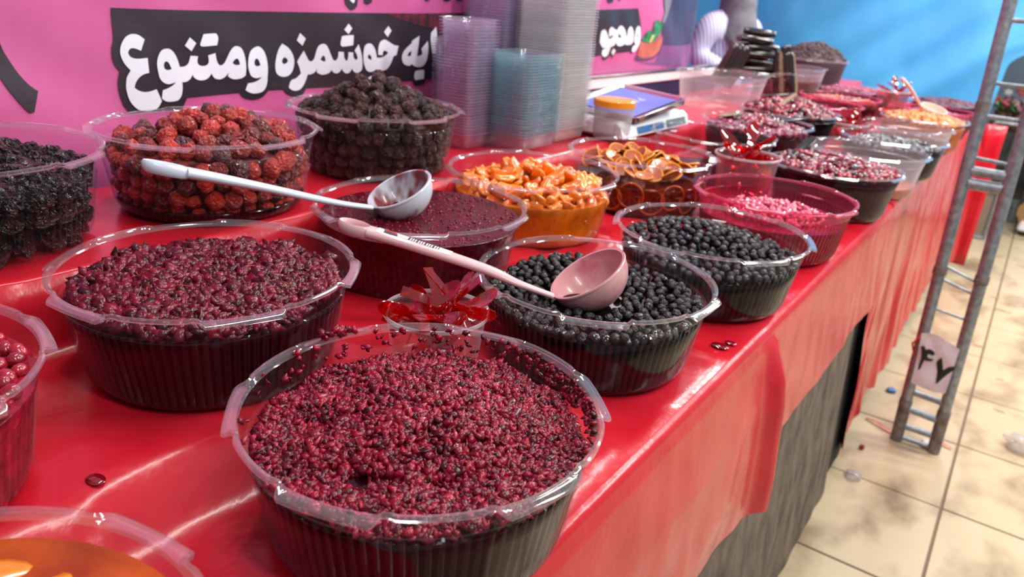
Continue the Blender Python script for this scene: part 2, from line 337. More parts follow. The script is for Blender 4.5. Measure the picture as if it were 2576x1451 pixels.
SIGN = [
 ('paper',[(-0.1099,.3688),(-0.0728,.3776),(-0.047,.3669),(-0.0055,.3512),(-0.0057,.296),(-0.0049,.2492),(-0.0063,.2046),(-0.0387,.1993),(-0.0693,.2024),(-0.0997,.2095),(-0.1011,.2575),(-0.1047,.3075)]),
 ('ink',[(-0.1016,.3304),(-0.0936,.3338),(-0.0867,.324),(-0.0775,.3279),(-0.0664,.3246),(-0.0604,.3159),(-0.0672,.3106),(-0.0766,.3131),(-0.0791,.3057),(-0.0716,.2993),(-0.0612,.3012),(-0.0626,.2927),(-0.0734,.2888),(-0.0825,.2899),(-0.084,.2784),(-0.0866,.2591),(-0.0912,.2537),(-0.0927,.2716),(-0.0923,.2937),(-0.0952,.3109)]),
 ('ink',[(-0.0512,.2939),(-0.0418,.3135),(-0.0289,.2748),(-0.0183,.2896),(-0.0038,.2974),(-0.0031,.2862),(-0.0171,.2629),(-0.0342,.2278),(-0.0375,.2314),(-0.0422,.2645)]),
]
# ------------------------------------------------------------------ materials
M_red = mat('red_plastic_sheet', (192, 22, 40), .24, (206, 36, 52), 9, coat=.16, bump=.28, bscale=26, coat_rough=.12, spec=.4)
M_skirt = mat('dusty_brown_skirt_fabric', (66, 58, 54), .7, (124, 110, 98), 6, stretch=(2, 5, 2.2), bump=.6, bscale=16, ramp=(.3, .75))
M_black = mat('matte_black', (26, 25, 28), .7)
M_pink = mat('pink_banner_vinyl', (202, 84, 146), .34, (214, 104, 162), 3, bump=.05, bscale=400, coat=.35, coat_rough=.22)
M_bblack = mat('banner_black_print', (44, 34, 44), .3, (58, 46, 56), 5, coat=.25, coat_rough=.25)
M_bwhite = mat('banner_white_print', (232, 232, 244), .35)
M_navy = mat('banner_navy_print', (52, 52, 84), .4, (86, 66, 100), 4)
M_bgrey = mat('banner_grey_print', (120, 120, 128), .4)
M_violet = mat('banner_violet_tone', (150, 80, 140), .4, (120, 76, 124), 4)  # darker violet tone of the banner's pink
M_pot = mat('banner_terracotta_print', (176, 74, 72), .4, (206, 120, 96), 12)
M_herb = mat('banner_green_print', (32, 78, 66), .4, (60, 150, 96), 40)
M_stalk = mat('banner_yellow_print', (196, 206, 130), .4)
M_shade = mat('banner_purple_print', (110, 62, 104), .4)
M_fruitp = mat('banner_fruit_print', (52, 36, 46), .35, (120, 40, 56), 60)
M_blue = mat('blue_tarpaulin', (52, 134, 190), .45, (74, 160, 212), 1.6, bump=.15, bscale=60)
M_tile = mat('beige_stone_tile', (142, 118, 88), .34, (204, 184, 150), 7, bump=.05, bscale=30, detail=10, ramp=(.28, .52), coord='World', stretch=(1, .6, 1))
M_grout = mat('dark_grout', (120, 104, 84), .8)
M_stain = mat('floor_dirt', (150, 126, 98), .7, (176, 152, 122), 30)
M_metal = mat('galvanised_tube', (128, 134, 142), .42, (160, 166, 172), 60, metal=.7, bump=.15, bscale=200)
M_rust = mat('rusty_tube', (104, 88, 82), .6, (136, 132, 132), 50, metal=.4)
M_steel = mat('stainless_steel', (196, 198, 200), .18, metal=1.0)
M_white = mat('white_painted_plastic', (232, 234, 236), .35)
M_wood = mat('table_board', (150, 110, 70), .6, (120, 84, 52), 8)
M_greywall = mat('pale_hall_wall', (150, 172, 190), .8, (178, 192, 204), 2)

# ------------------------------------------------------------------ floor with tiles
T = 0.405
X0, Y0 = 0.07, 1.675
fb = MB(); fb.box(-2.6, 2.9, -0.75, 9.2, -.03, -.004)
floor = tag(fb.build('floor', M_grout), kind='structure', label='beige tiled hall floor with dark joints', cat='floor')
tb = MB(); g = .0035
tb.box(-T/2 + g, T/2 - g, -T/2 + g, T/2 - g, -.006, 0.0, bev=.0015)
tile_me = tb.mesh('tile', False); tile_me.materials.append(M_tile)
for i in range(-2, 6):
    for j in range(-1, 17):
        t = bpy.data.objects.new('tile', tile_me); link(t, floor)
        t.location = (X0 + (i + .5) * T, Y0 + (j - 2 + .5) * T, random.uniform(-.0008, .0004))
        t.rotation_euler = (0, 0, random.choice((0, PI/2, PI)))
# dirt stains with their own shapes
sb = random.Random(3)
for k in range(34):
    cx = sb.uniform(-.12, 1.0); cy = sb.uniform(1.35, 4.6)
    r = sb.uniform(.004, .013) * (1.8 if sb.random() < .15 else 1)
    m = MB(); n = 14
    V = [(0, 0, 0)] + [(r * (1 + .5 * nz(math.cos(2*PI*i/n) * 1.3 + k, math.sin(2*PI*i/n) * 1.3)) * math.cos(2*PI*i/n) * 1.9, r * (1 + .5 * nz(math.cos(2*PI*i/n) * 1.3 + k, math.sin(2*PI*i/n) * 1.3 + 5)) * math.sin(2*PI*i/n) * .8, 0) for i in range(n)]
    m.add(V, [(0, i + 1, (i + 1) % n + 1) for i in range(n)])
    o = m.build('dirt_stain', M_stain, floor); o.location = (cx, cy, .0012); o.rotation_euler = (0, 0, sb.uniform(-.5, .5))

# ------------------------------------------------------------------ far hall wall
m = MB(); m.box(-2.6, 2.9, 9.1, 9.2, 0, 2.6)
tag(m.build('wall_far', M_greywall, smooth=False), kind='structure', label='pale grey blue hall wall far behind the stalls', cat='wall')

# ------------------------------------------------------------------ pink banner
def ban(Y, Z):
    """how far the hanging banner stands off its plane; past the stall it swings back"""
    d = Y * .8 + Z * 1.0
    return -.85 * smooth01((Y - 2.6) / 2.2) + .014 * nz(d * 2.6, (Y - Z) * .7, 3) + .0065 * nz(d * 8.5, (Y - Z) * 1.6, 9) + .0015 * nz(Y * 16, Z * 10, 4)
BX = -1.15
rows = []
NY, NZ = 190, 90
for j in range(NZ + 1):
    Z = .55 + (1.75 - .55) * j / NZ
    rows.append([(BX + ban(Y, Z), Y, Z) for Y in (-.9 + (4.7 + .9) * i / NY for i in range(NY + 1))])
m = MB(); m.grid(rows)
banner = empty('banner', (0, 0, 0))
tag(banner, 'pink vinyl banner with white lettering on a black bar behind the tubs', 'banner')
m.build('vinyl_sheet', M_pink, banner, ang=None)
DEPTH = {'bar': .0012, 'black': .0012, 'fruit': .0020, 'navy': .0012, 'grey': .0020, 'violet': .0014, 'shade': .0020, 'pot': .0026, 'herb': .0032, 'stalk': .0038, 'white': .0026}
PMAT = {'bar': M_bblack, 'black': M_bblack, 'fruit': M_fruitp, 'navy': M_navy, 'grey': M_bgrey, 'violet': M_violet, 'shade': M_shade, 'pot': M_pot, 'herb': M_herb, 'stalk': M_stalk, 'white': M_bwhite}
PNAME = {'bar': 'black_bar', 'black': 'black_outline', 'fruit': 'fruit_picture', 'navy': 'dark_picture', 'grey': 'grey_picture', 'violet': 'violet_patch', 'shade': 'pot_shadow_print', 'pot': 'pot_picture', 'herb': 'herb_picture', 'stalk': 'stalk_picture', 'white': 'letter'}

def print_shape(name, outer, holes, put, material, parent, cuts=2):
    bm = bmesh.new(); edges = []
    for loop in [outer] + holes:
        vs_ = [bm.verts.new((p[0], p[1], 0)) for p in loop]
        for i in range(len(vs_)):
            edges.append(bm.edges.new((vs_[i], vs_[(i + 1) % len(vs_)])))
    bmesh.ops.triangle_fill(bm, use_beauty=True, use_dissolve=False, edges=edges)
    for _ in range(cuts):
        long = [e for e in bm.edges if e.calc_length() > .022]
        if not long: break
        bmesh.ops.subdivide_edges(bm, edges=long, cuts=1, use_grid_fill=False)
        bmesh.ops.triangulate(bm, faces=bm.faces[:])
    for v in bm.verts: v.co = put(v.co.x, v.co.y)
    bmesh.ops.recalc_face_normals(bm, faces=bm.faces[:])
    me = bpy.data.meshes.new(name); bm.to_mesh(me); bm.free()
    me.materials.append(material)
    return link(bpy.data.objects.new(name, me), parent)

for kind_, outer, holes in BANNER:
    d = DEPTH[kind_]
    sub = 4 if kind_ in ('white', 'black', 'pot', 'herb') else 2
    cut = 6 if kind_ in ('bar', 'navy', 'violet', 'grey', 'fruit') else 3
    print_shape(PNAME[kind_], catmull(outer, sub), [catmull(h, 4, 70) for h in holes],
                lambda a, b, d=d: (BX + ban(a, b) + d + .0006, a, b), PMAT[kind_], banner, cut)

# white and blue board that closes the stall at the banner's foot
M_bdblue = mat('navy_board', (30, 52, 96), .4, (20, 40, 80), 6)
bd = empty('stall_board', (-1.12, 2.3, .80)); tag(bd, 'white topped navy board along the foot of the pink banner', 'board')
m = MB(); m.box(-.012, .008, -.6, .75, 0, .155, .002); m.build('navy_panel', M_bdblue, bd)
m = MB(); m.box(-.02, .016, -.6, .75, .155, .187, .003); m.build('white_rail', M_white, bd)
m = MB(); m.box(-.022, .020, -.6, .75, .1872, .193, .001); m.build('grey_edge', M_steel, bd)

# ------------------------------------------------------------------ blue tarpaulin
rows = []
for j in range(71):
    z = .02 + 2.1 * j / 70
    xr = -.285 + .07 * smooth01((z - .2) / .8) + .40 * smooth01((z - 1.02) / .30) + .012 * nz(z * 4, 2)
    r = []
    for i in range(121):
        x = -2.9 + (xr + 2.9) * i / 120
        d = (x * .75 + z * -.9)
        y = 4.85 + .16 * nz(d * 1.7, (x + z) * .35, 1) * (0.3 + .9 * smooth01((x + 1.8) / 1.4)) + .03 * nz(d * 5.5, (x + z) * .7, 5) + .006 * nz(x * 9, z * 4, 2)
        y += .10 * math.exp(-((x - xr + .10) / .05) ** 2) * nz(z * 2, 7)
        r.append((x, y, z))
    rows.append(r)
m = MB(); m.grid(rows)
tag(m.build('tarpaulin', M_blue, ang=None), 'bright blue tarpaulin hung across the far end of the stall', 'tarpaulin')

# ------------------------------------------------------------------ table
Z1, Z2, Z3 = .789, .824, .904
tbl = empty('display_table', (-.65, 1.9, 0)); tag(tbl, 'long stepped market table hidden under red plastic sheets', 'table')
for nm, x0, x1, zt in (('front_board', .18, .395, Z1), ('middle_board', -.13, .115, Z2), ('rear_board', -.45, -.175, Z3)):
    m = MB(); m.box(x0, x1, -2.35, 2.35, zt - .045, zt - .014); m.build(nm, M_wood, tbl)
for y in (-2.2, -.9, .13, 1.3, 2.25):
    for x in (.33, -.40):
        m = MB(); m.box(x - .02, x + .02, y - .02, y + .02, 0, .74); m.build('leg', M_black, tbl)

def prof(X, Y=0):
    z = Z1
    z += (Z2 - Z1) * smooth01((-.462 - X + .022 * nz(Y * 3.1, 2)) / (.085 + .03 * nz(Y * 2.3, 8)))
    z += (Z3 - Z2) * smooth01((-.792 - X) / .018)
    return z
def crease(X, Y):
    a = nz(X * 9 + 3 + .6 * nz(Y * 9, X * 6, 2), Y * 7, 1); b = nz(X * 4 - 7, Y * 5 + 2, 6)
    w = max(0, .20 - abs(a)) * .034 * (0.35 + 1.1 * max(0, b + .2))
    c = nz(X * 22, Y * 19, 3)
    return w + max(0, .14 - abs(c)) * .016 * max(0, nz(X * 6, Y * 6, 11) + .15)
EDGE = -.236
def cloth(name, y0, y1, ny, bottom, bulge, label, top_add=0.0):
    xs = [-1.10 + .03 * i for i in range(10)] + [-.826 + .006 * i for i in range(8)] + [-.776 + .018 * i for i in range(14)] + [-.532 + .006 * i for i in range(9)] + [-.476 + .012 * i for i in range(19)]
    rows = []
    for i in range(ny + 1):
        Y = y0 + (y1 - y0) * i / ny
        row = []
        for X in xs:
            row.append((X, Y, prof(X, Y) - .004 + crease(X, Y) * (1 if X > -.8 else .3) + top_add))
        ze = row[-1][2]
        zb = bottom(Y)
        R = .016
        for k in range(1, 7):
            a = k / 6 * PI / 2
            row.append((EDGE - R + R * math.sin(a) + .3 * bulge(Y, ze - .01), Y, Z1 - .004 - R + R * math.cos(a) + top_add))
        zt = Z1 - .004 - R
        for k in range(1, 37):
            z = zt + (zb - zt) * k / 36
            row.append((EDGE + bulge(Y, z), Y, z))
        rows.append(row)
    m = MB(); m.grid(rows)
    o = m.build(name, M_red, ang=None)
    return tag(o, label, 'tablecloth')
def bot1(Y):
    base = .515 - .035 * smooth01((Y - .5) / .6) if Y < 1.12 else .55 - .01 * (Y - 1.1)
    return base + .012 * nz(Y * 5, 1)
def bul1(Y, z):
    f = max(0, Z1 - z) / .25
    b = .006 * f * nz(Y * 6, z * 3, 2) + .004 * f * nz(Y * 17, z * 8, 4) + .019 * min(1, f)
    b += .022 * math.exp(-((Y - 1.06) / .022) ** 2) * min(1, f * 3) + .010 * (1 if Y < 1.07 else 0) * min(1, f * 2)
    return b
cloth('tablecloth', -.6, 2.16, 260, bot1, bul1, 'glossy red plastic sheet with short drape over the near table')
def bot2(Y):
    return .10 + .05 * nz(Y * 3, 5) - .05 * smooth01((2.35 - Y) / .25)
def bul2(Y, z):
    f = max(0, Z1 - z) / .3
    b = .014 * min(1.6, f) * nz(Y * 8, z * 1.5, 12) + .007 * min(1.5, f) * nz(Y * 22, z * 4, 14) + .012 * f
    b += .05 * smooth01((Y - 4.1) / .25) * min(1, f * 2)
    return b
cloth('tablecloth', 2.07, 4.36, 240, bot2, bul2, 'crinkled red plastic sheet falling to the floor at the far table', .0025)
# red strip hanging at the far table end
m = MB()
m.grid([[(-.20 + .09 * i / 4, 4.372 + .004 * math.sin(i), .06 + .715 * j / 10) for i in range(5)] for j in range(11)])
o = m.build('hanging_strip', M_red); tag(o, 'narrow flat red strip hanging beyond the far table end', 'cloth strip')
sm = o.modifiers.new('thick', 'SOLIDIFY'); sm.thickness = .004
# skirt
def skirt(name, y0, y1, ny, zt, label, m_):
    rows = []
    for j in range(25):
        z = .004 + zt * j / 24
        rows.append([(-.204 - .066 * z + .009 * nz(Y * 5, z * 1.2, 3) * (1.1 - z) + .004 * nz(Y * 13 + z * 3, z * 3, 8) * (1.1 - z), Y, z) for Y in (y0 + (y1 - y0) * i / ny for i in range(ny + 1))])
    m = MB(); m.grid(rows); o = m.build(name, m_, ang=None)
    return tag(o, label, 'table skirt')
skirt('skirt_and_gap_sheet', -.6, 1.93, 160, .70, 'dusty grey brown cloth skirt under the near red drape', M_skirt)
skirt('skirt_and_gap_sheet', 1.90, 2.20, 20, .66, 'black panel painting the dark gap between the grey skirt and the far drape', M_black).location.x = -.012  # black sheet paints the dark of the open gap under the table
# ------------------------------------------------------------------ clear ribbed tubs
M_clear = plastic('clear_tub_plastic', milky=.008, rough=.06, gloss=.34)
M_rim = plastic('clear_rim_plastic', milky=.05, rough=.08, gloss=1.8)
M_clearp = plastic('pink_stained_tub_plastic', (232, 134, 162), milky=.20, rough=.12, milk_col=(176, 66, 98))
M_rimp = plastic('pink_stained_rim_plastic', (244, 170, 196), milky=.24, rough=.14, milk_col=(222, 120, 150))
M_frost = plastic('frosted_tub_plastic', (248, 244, 246), milky=.16, rough=.2)

H_T = .11
def rw(z):
    """inner wall radius at height z"""
    pts = [(0, .115), (.003, .1205), (.008, .1240), (.016, .1262), (.085, .1378), (.0865, .1412), (.104, .1445), (.2, .150)]
    for (a, ra), (b, rb) in zip(pts, pts[1:]):
        if z <= b: return ra + (rb - ra) * (z - a) / (b - a)
    return .15

def wall_mesh():
    NR = 96; n = NR * 4
    zs = [0, .003, .008, .016, .03, .05, .07, .0835, .0850, .0865, .095, .104]
    V = np.zeros((n, len(zs) + 1, 3))
    for k, z in enumerate(zs):
        amp = .0026 if .012 < z < .0845 else (.0008 if .004 < z <= .012 else 0)
        for i in range(n):
            a = 2 * PI * i / n
            r = rw(z) + (amp if i % 4 in (1, 2) else 0)
            V[i, k + 1] = (r * math.cos(a), r * math.sin(a), z)
    V[:, 0] = (0, 0, 0.0004)
    for i in range(n):
        a = 2 * PI * i / n; V[i, 0] = (.05 * math.cos(a), .05 * math.sin(a), .0006)
    m_ = len(zs) + 1
    F = []
    for i in range(n):
        j = (i + 1) % n
        for k in range(m_ - 1): F.append((i * m_ + k, j * m_ + k, j * m_ + k + 1, i * m_ + k + 1))
    V2 = V.reshape(-1, 3).tolist() + [[0, 0, .0006]]
    mb = MB(); mb.add(V2, F + [(len(V2) - 1, ((i + 1) % n) * m_, i * m_) for i in range(n)])
    return mb.mesh('wall', True, 25)

def rim_mesh():
    n = 288
    sec = [(.1440, .1035, 0), (.1450, .1075, 0), (.1462, .1100, .6), (.1490, .1104, 1), (.1505, .1096, 1), (.1508, .1076, 1), (.1500, .1062, 1), (.1478, .1066, .7), (.1455, .1050, 0)]
    m_ = len(sec); V = []; F = []
    for i in range(n):
        a = 2 * PI * i / n
        ph = (math.degrees(a) % 60) - 30
        tb_ = smooth01((15 - abs(ph)) / 2.2)
        flat = (1 / math.cos(math.radians(max(-15, min(15, ph)))) - 1) * .6
        notch = math.exp(-((abs(ph) - 16.5) / 1.6) ** 2)
        for r, z, w in sec:
            rr = r + w * (.0042 * tb_ - .002 * notch) + flat * .15 * tb_ * w
            V.append((rr * math.cos(a), rr * math.sin(a), z - .0034 * tb_ * w + .0008 * notch * w))
    for i in range(n):
        j = (i + 1) % n
        for k in range(m_): 
            k2 = (k + 1) % m_
            F.append((i * m_ + k, j * m_ + k, j * m_ + k2, i * m_ + k2))
    mb = MB(); mb.add(V, F)
    return mb.mesh('rim', True, 30)
WALL, RIM = wall_mesh(), rim_mesh()
def variant(me, m_):
    c = me.copy(); c.materials.clear(); c.materials.append(m_); return c
WALLS = {'clear': variant(WALL, M_clear), 'pink': variant(WALL, M_clearp), 'frost': variant(WALL, M_frost)}
RIMS = {'clear': variant(RIM, M_rim), 'pink': variant(RIM, M_rimp), 'frost': variant(RIM, M_rim)}
def tub(loc, label, kind_='clear', rz=None, s=1.0, sz=1.0):
    o = empty('round_tub', loc, random.uniform(0, 1) if rz is None else rz)
    o.scale = (s * .985, s * .985, sz)
    tag(o, label, 'tub', 'clear ribbed plastic tubs on the table')
    link(bpy.data.objects.new('wall', WALLS[kind_]), o)
    link(bpy.data.objects.new('rim', RIMS[kind_]), o)
    return o

# ------------------------------------------------------------------ contents helpers
def ico(sub):
    bm = bmesh.new(); bmesh.ops.create_icosphere(bm, subdivisions=sub, radius=1)
    V = np.array([v.co[:] for v in bm.verts]); F = np.array([[v.index for v in f.verts] for f in bm.faces]); bm.free()
    return V, F
ICO1, ICO2, ICO3 = ico(1), ico(2), ico(3)

def rand_rot(n):
    q = rng.normal(size=(n, 4)); q /= np.linalg.norm(q, axis=1)[:, None]
    w, x, y, z = q.T
    return np.stack([np.stack([1-2*(y*y+z*z), 2*(x*y-z*w), 2*(x*z+y*w)], -1), np.stack([2*(x*y+z*w), 1-2*(x*x+z*z), 2*(y*z-x*w)], -1), np.stack([2*(x*z-y*w), 2*(y*z+x*w), 1-2*(x*x+y*y)], -1)], -2)

def scatter(name, pos, size, jit=.22, aniso=(.7, 1.35), base=None, smooth=True, flatten=None):
    """many little lumps as one mesh"""
    V0, F0 = base or ICO1
    n = len(pos); k = len(V0)
    S = size * rng.uniform(aniso[0], aniso[1], size=(n, 3))
    V = V0[None] * (1 + jit * rng.normal(size=(n, k, 1))) * S[:, None, :]
    R = rand_rot(n)
    V = np.einsum('nij,nkj->nki', R, V)
    if flatten: V[:, :, 2] *= flatten
    V = V + np.asarray(pos)[:, None, :]
    F = F0[None] + (np.arange(n) * k)[:, None, None]
    return mesh_np(name, V.reshape(-1, 3), F.reshape(-1, 3), smooth)

def waves(seed, n=5, f=60):
    r = random.Random(seed)
    return [(r.uniform(-f, f), r.uniform(-f, f), r.uniform(0, 6.3), r.uniform(.4, 1)) for _ in range(n)]
def wv(ws, x, y):
    return sum(a * np.sin(p * x + q * y + c) for p, q, c, a in ws) / len(ws)

def disc_pts(n, R):
    r = R * np.sqrt(rng.uniform(size=n)); a = rng.uniform(0, 2 * PI, n)
    return r * np.cos(a), r * np.sin(a)

def body_mesh(name, level, inset=.0012, mound=0.0, seed=0, top_noise=0.0, n=72):
    """the syrup: fills the tub to the level, optional mound"""
    ws = waves(seed, 5, 70)
    prof_ = [(0, .0012), (.09, .0012)] + [(rw(z) - inset, max(z, .0015)) for z in (.002, .006, .014, .03, .05, .07) if z < level - .004] + [(rw(level) - inset, level - .001), (rw(level) - inset - .0006, level)]
    R = rw(level) - inset - .0006
    rings = 14
    V = []; F = []
    for i in range(n):
        a = 2 * PI * i / n; c, s = math.cos(a), math.sin(a)
        col = [(r * c, r * s, z) for r, z in prof_[1:]]
        for k in range(1, rings):
            r = R * (1 - k / rings); x, y = r * c, r * s
            col.append((x, y, level + mound * (1 - (r / R) ** 2) + top_noise * float(wv(ws, x, y)) * (1 - (r / R) ** 4)))
        V += col
    m_ = len(V) // n
    for i in range(n):
        j = (i + 1) % n
        for k in range(m_ - 1): F.append((i * m_ + k, j * m_ + k, j * m_ + k + 1, i * m_ + k + 1))
    b = len(V); V.append((0, 0, level + mound)); V.append((0, 0, .0012))
    F += [(i * m_ + m_ - 1, ((i + 1) % n) * m_ + m_ - 1, b) for i in range(n)]
    F += [(((i + 1) % n) * m_, i * m_, b + 1) for i in range(n)]
    mb = MB(); mb.add(V, F); return mb.mesh(name, True, 50)

def syrup(name, loc, level, m_, label, cat='preserves', mound=0.0, top_noise=0.0, seed=0, s=1.0):
    o = mobj(name, body_mesh(name, level, mound=mound, seed=seed, top_noise=top_noise), m_)
    o.location = (loc[0], loc[1], loc[2] + .0006); o.scale = (s, s, 1)
    return tag(o, label, cat, kind='stuff')

def chunks(parent, name, n, size, level, m_, mound=0.0, noise_amp=.003, seed=0, R=None, sink=.3, hole=0.0, **kw):
    R = R or rw(level) - .004
    x, y = disc_pts(n, R - size)
    ws = waves(seed, 6, 90)
    h = wv(ws, x, y)
    keep = h > -1 + hole * 2
    x, y, h = x[keep], y[keep], h[keep]
    z = level + mound * (1 - (x*x + y*y) / R**2) + noise_amp * h * 2 + rng.uniform(-sink, .6, len(x)) * size
    z = np.minimum(z, level + mound * 1.3 + .03)
    me = scatter(name, np.stack([x, y, z], 1), size, **kw)
    o = mobj(name, me, m_, parent); o['kind'] = 'stuff'
    return o

def lump(seed, sub=2, wrinkle=.12, freq=3.0, squash=(1, 1, 1), fine=0.0):
    V, F = ico(sub)
    r = random.Random(seed); off = Vector((r.uniform(-50, 50), r.uniform(-50, 50), r.uniform(-50, 50)))
    out = []
    for p in V:
        v = Vector(p)
        d = 1 + wrinkle * noise.noise(v * freq + off)
        if fine: d -= fine * abs(noise.noise(v * freq * 2.6 + off))
        out.append((p[0] * d * squash[0], p[1] * d * squash[1], p[2] * d * squash[2]))
    me = mesh_np('fruit', np.array(out), F); return me

def pack(R, dmin, tries, zf, seed=0, cap=300, pre=()):
    r = random.Random(seed); P = list(pre)
    for _ in range(tries):
        a = r.uniform(0, 2 * PI); q = R * math.sqrt(r.random())
        x, y = q * math.cos(a), q * math.sin(a)
        z = zf(x, y)
        if all((x - p[0])**2 + (y - p[1])**2 + (z - p[2])**2 > dmin * dmin for p in P):
            P.append((x, y, z))
            if len(P) >= cap: break
    return P

def put_fruit(name, meshes, pts, loc, size, label, cat, group, seed=0, var=.12, tilt=PI):
    r = random.Random(seed)
    for (x, y, z) in pts:
        o = bpy.data.objects.new(name, r.choice(meshes)); COL.objects.link(o)
        o.location = (loc[0] + x, loc[1] + y, loc[2] + z)
        s = size * r.uniform(1 - var, 1 + var); o.scale = (s, s, s)
        o.rotation_euler = (r.uniform(-tilt, tilt), r.uniform(-tilt, tilt), r.uniform(-PI, PI))
        tag(o, label, cat, group)

def wall_pts(d, z0, z1, a0, a1, seed=0, inset=.0):
    """places for fruit pressed against the inside of the wall, between two bearings"""
    r = random.Random(seed); P = []
    z = z0; row = 0
    while z < z1:
        rr = rw(z) - d / 2 - .002 - inset
        na = max(1, int((a1 - a0) * rr / (d * .94)))
        for k in range(na):
            a = a0 + (a1 - a0) * (k + .5 * (row % 2)) / na + r.uniform(-.03, .03)
            P.append(((rr - r.uniform(0, .004)) * math.cos(a), (rr - r.uniform(0, .004)) * math.sin(a), z + r.uniform(-.003, .003)))
        z += d * .84; row += 1
    return P

# ------------------------------------------------------------------ food materials
M_barb = mat('crimson_barberry', (52, 1, 15), .24, (156, 14, 48), how='island', spec=.45, sss=.08)
M_barb2 = mat('dark_crimson_barberry', (46, 2, 14), .27, (124, 14, 40), how='island', spec=.45, sss=.08)
M_syr_red = mat('dark_red_syrup', (30, 2, 9), .10, (46, 4, 14), 30, spec=.3)
M_syr_blk = mat('black_berry_syrup', (10, 4, 7), .10, spec=.3)
M_syr_jam = mat('red_jam', (60, 4, 18), .09, (92, 10, 28), 130, bump=.35, bscale=150, detail=6, spec=.4)
M_syr_pink = mat('pink_purple_juice', (124, 14, 44), .12, (160, 36, 70), 60, bump=.1, bscale=60)
M_syr_amb = mat('amber_syrup', (150, 52, 4), .06, (232, 128, 14), 22, sss=.2, ramp=(.3, .7))
M_syr_tea = mat('red_brown_syrup', (64, 12, 8), .08, (110, 34, 12), 40)
M_berry = mat('black_berry_skin', (6, 3, 5), .17, (20, 9, 14), 2, how='object', bump=.35, bscale=3, bdist=.4, spec=.55)
M_corn = mat('crimson_cornelian_berry', (128, 10, 34), .22, (180, 20, 46), 1.5, how='object', coat=.7, coat_rough=.06, sss=.1)
M_plum = mat('red_orange_plum_skin', (58, 5, 12), .3, (206, 48, 24), 1.6, how='object', coat=.8, coat_rough=.07, sss=.1, bump=.5, bscale=3, bdist=.4, spec=.3)
M_bplum = mat('brown_plum_skin', (34, 13, 11), .34, (92, 44, 32), 1.8, how='object', coat=.7, coat_rough=.10, spec=.3, bump=.7, bscale=3.6, bdist=.5)
M_prune = mat('black_prune_skin', (10, 4, 7), .28, (34, 12, 17), 1.8, how='object', coat=.9, coat_rough=.07, spec=.25, bump=.8, bscale=3, bdist=.5)
M_apri = mat('orange_apricot', (226, 96, 10), .22, (248, 150, 34), 1.4, how='object', coat=.7, coat_rough=.15, sss=.2)
M_peach = mat('amber_peach', (206, 92, 8), .2, (232, 140, 24), 1.2, how='object', coat=.7, sss=.25)
M_nut = mat('orange_brown_nut', (176, 84, 24), .4, (232, 150, 74), how='island', coat=.2)
M_mixd = mat('mixed_dark_fruit', (28, 12, 22), .22, (170, 26, 58), how='island', coat=.5, coat_rough=.1)
M_purp = mat('purple_pulp', (96, 14, 46), .3, (168, 46, 92), how='island', coat=.4)
M_dpurp = mat('dark_purple_pulp', (48, 16, 36), .4, (104, 36, 66), how='island', coat=.2)
M_brownheap = mat('dark_brown_grain', (44, 30, 36), .6, (80, 56, 62), how='island')
M_blackheap = mat('black_grey_pickle', (28, 28, 32), .25, (96, 92, 92), how='island', coat=.4)
M_leather = mat('dark_fruit_leather', (14, 12, 13), .14, (40, 20, 20), 1.5, how='object', coat=.7, coat_rough=.08)
M_foamp = mat('pink_foam_bits', (176, 20, 60), .18, (226, 96, 136), how='island', coat=.7)

# =================================================================== the tubs and what is in them
R1, R2, R3 = Z1 - .002, Z2 - .002, Z3 - .002
# --- A: nearest tub
A = (-.347, .406, R1)
tub(A, 'nearest ribbed clear tub full of crimson barberry pulp', rz=.28, sz=1.05)
s_ = syrup('barberry_pulp', A, .083, M_syr_red, 'crimson crushed barberry pulp in the nearest big tub', mound=.004, seed=1)
chunks(s_, 'pulp_chunks', 9000, .0033, .0855, M_barb, mound=.008, noise_amp=.0055, seed=1, hole=.24, jit=.42, aniso=(.5, 1.6), smooth=False)
chunks(s_, 'pulp_heap', 1900, .0034, .091, M_barb, mound=.014, noise_amp=.004, seed=11, R=.08, jit=.42, aniso=(.5, 1.6), smooth=False)
# smears of pulp left on the inside of the wall and on the rim
ang = np.concatenate([rng.normal(1.35, .28, 60), rng.normal(.75, .2, 60), rng.normal(2.5, .5, 50), rng.uniform(0, 2 * PI, 40)])
zz = rng.uniform(.088, .107, len(ang)); rr_ = np.array([rw(z) for z in zz]) * .985 - .002
sm_ = mobj('wall_smears', scatter('wall_smears', np.stack([rr_ * np.cos(ang), rr_ * np.sin(ang), zz * 1.05], 1), .0026, jit=.35, aniso=(.4, 1.5)), M_barb, s_); sm_['kind'] = 'stuff'
ang = rng.normal(2.88, .05, 26)
sm_ = mobj('rim_smear', scatter('rim_smear', np.stack([.1455 * np.cos(ang), .1455 * np.sin(ang), rng.uniform(.113, .118, 26)], 1), .0036, jit=.35), M_barb, s_); sm_['kind'] = 'stuff'
# --- B
B = (-.66, .427, R2)
tub(B, 'ribbed clear tub of dark barberries left of the nearest tub', rz=.12)
s_ = syrup('barberry_pulp', B, .081, M_syr_red, 'dark crimson whole barberry preserve in the tub left of the nearest', mound=.005, seed=2)
chunks(s_, 'berry_lumps', 3400, .0048, .0845, M_barb2, mound=.011, noise_amp=.0055, seed=2, hole=.18, aniso=(.5, 1.8), jit=.34)
M_stem = mat('dry_stem', (176, 76, 24), .5)
for k in range(7):
    st = MB(); a = random.uniform(0, 6); q = random.uniform(.02, .09)
    p = Vector((q * math.cos(a), q * math.sin(a), .101 - q * .06)); d = Vector((random.uniform(-1, 1), random.uniform(-1, 1), .1)) * .011
    st.sweep([p, p + d + Vector((0, 0, .003)), p + d * 2 + Vector((.003, .002, 0))], .0005, n=5)
    st.build('stem', M_stem, s_)
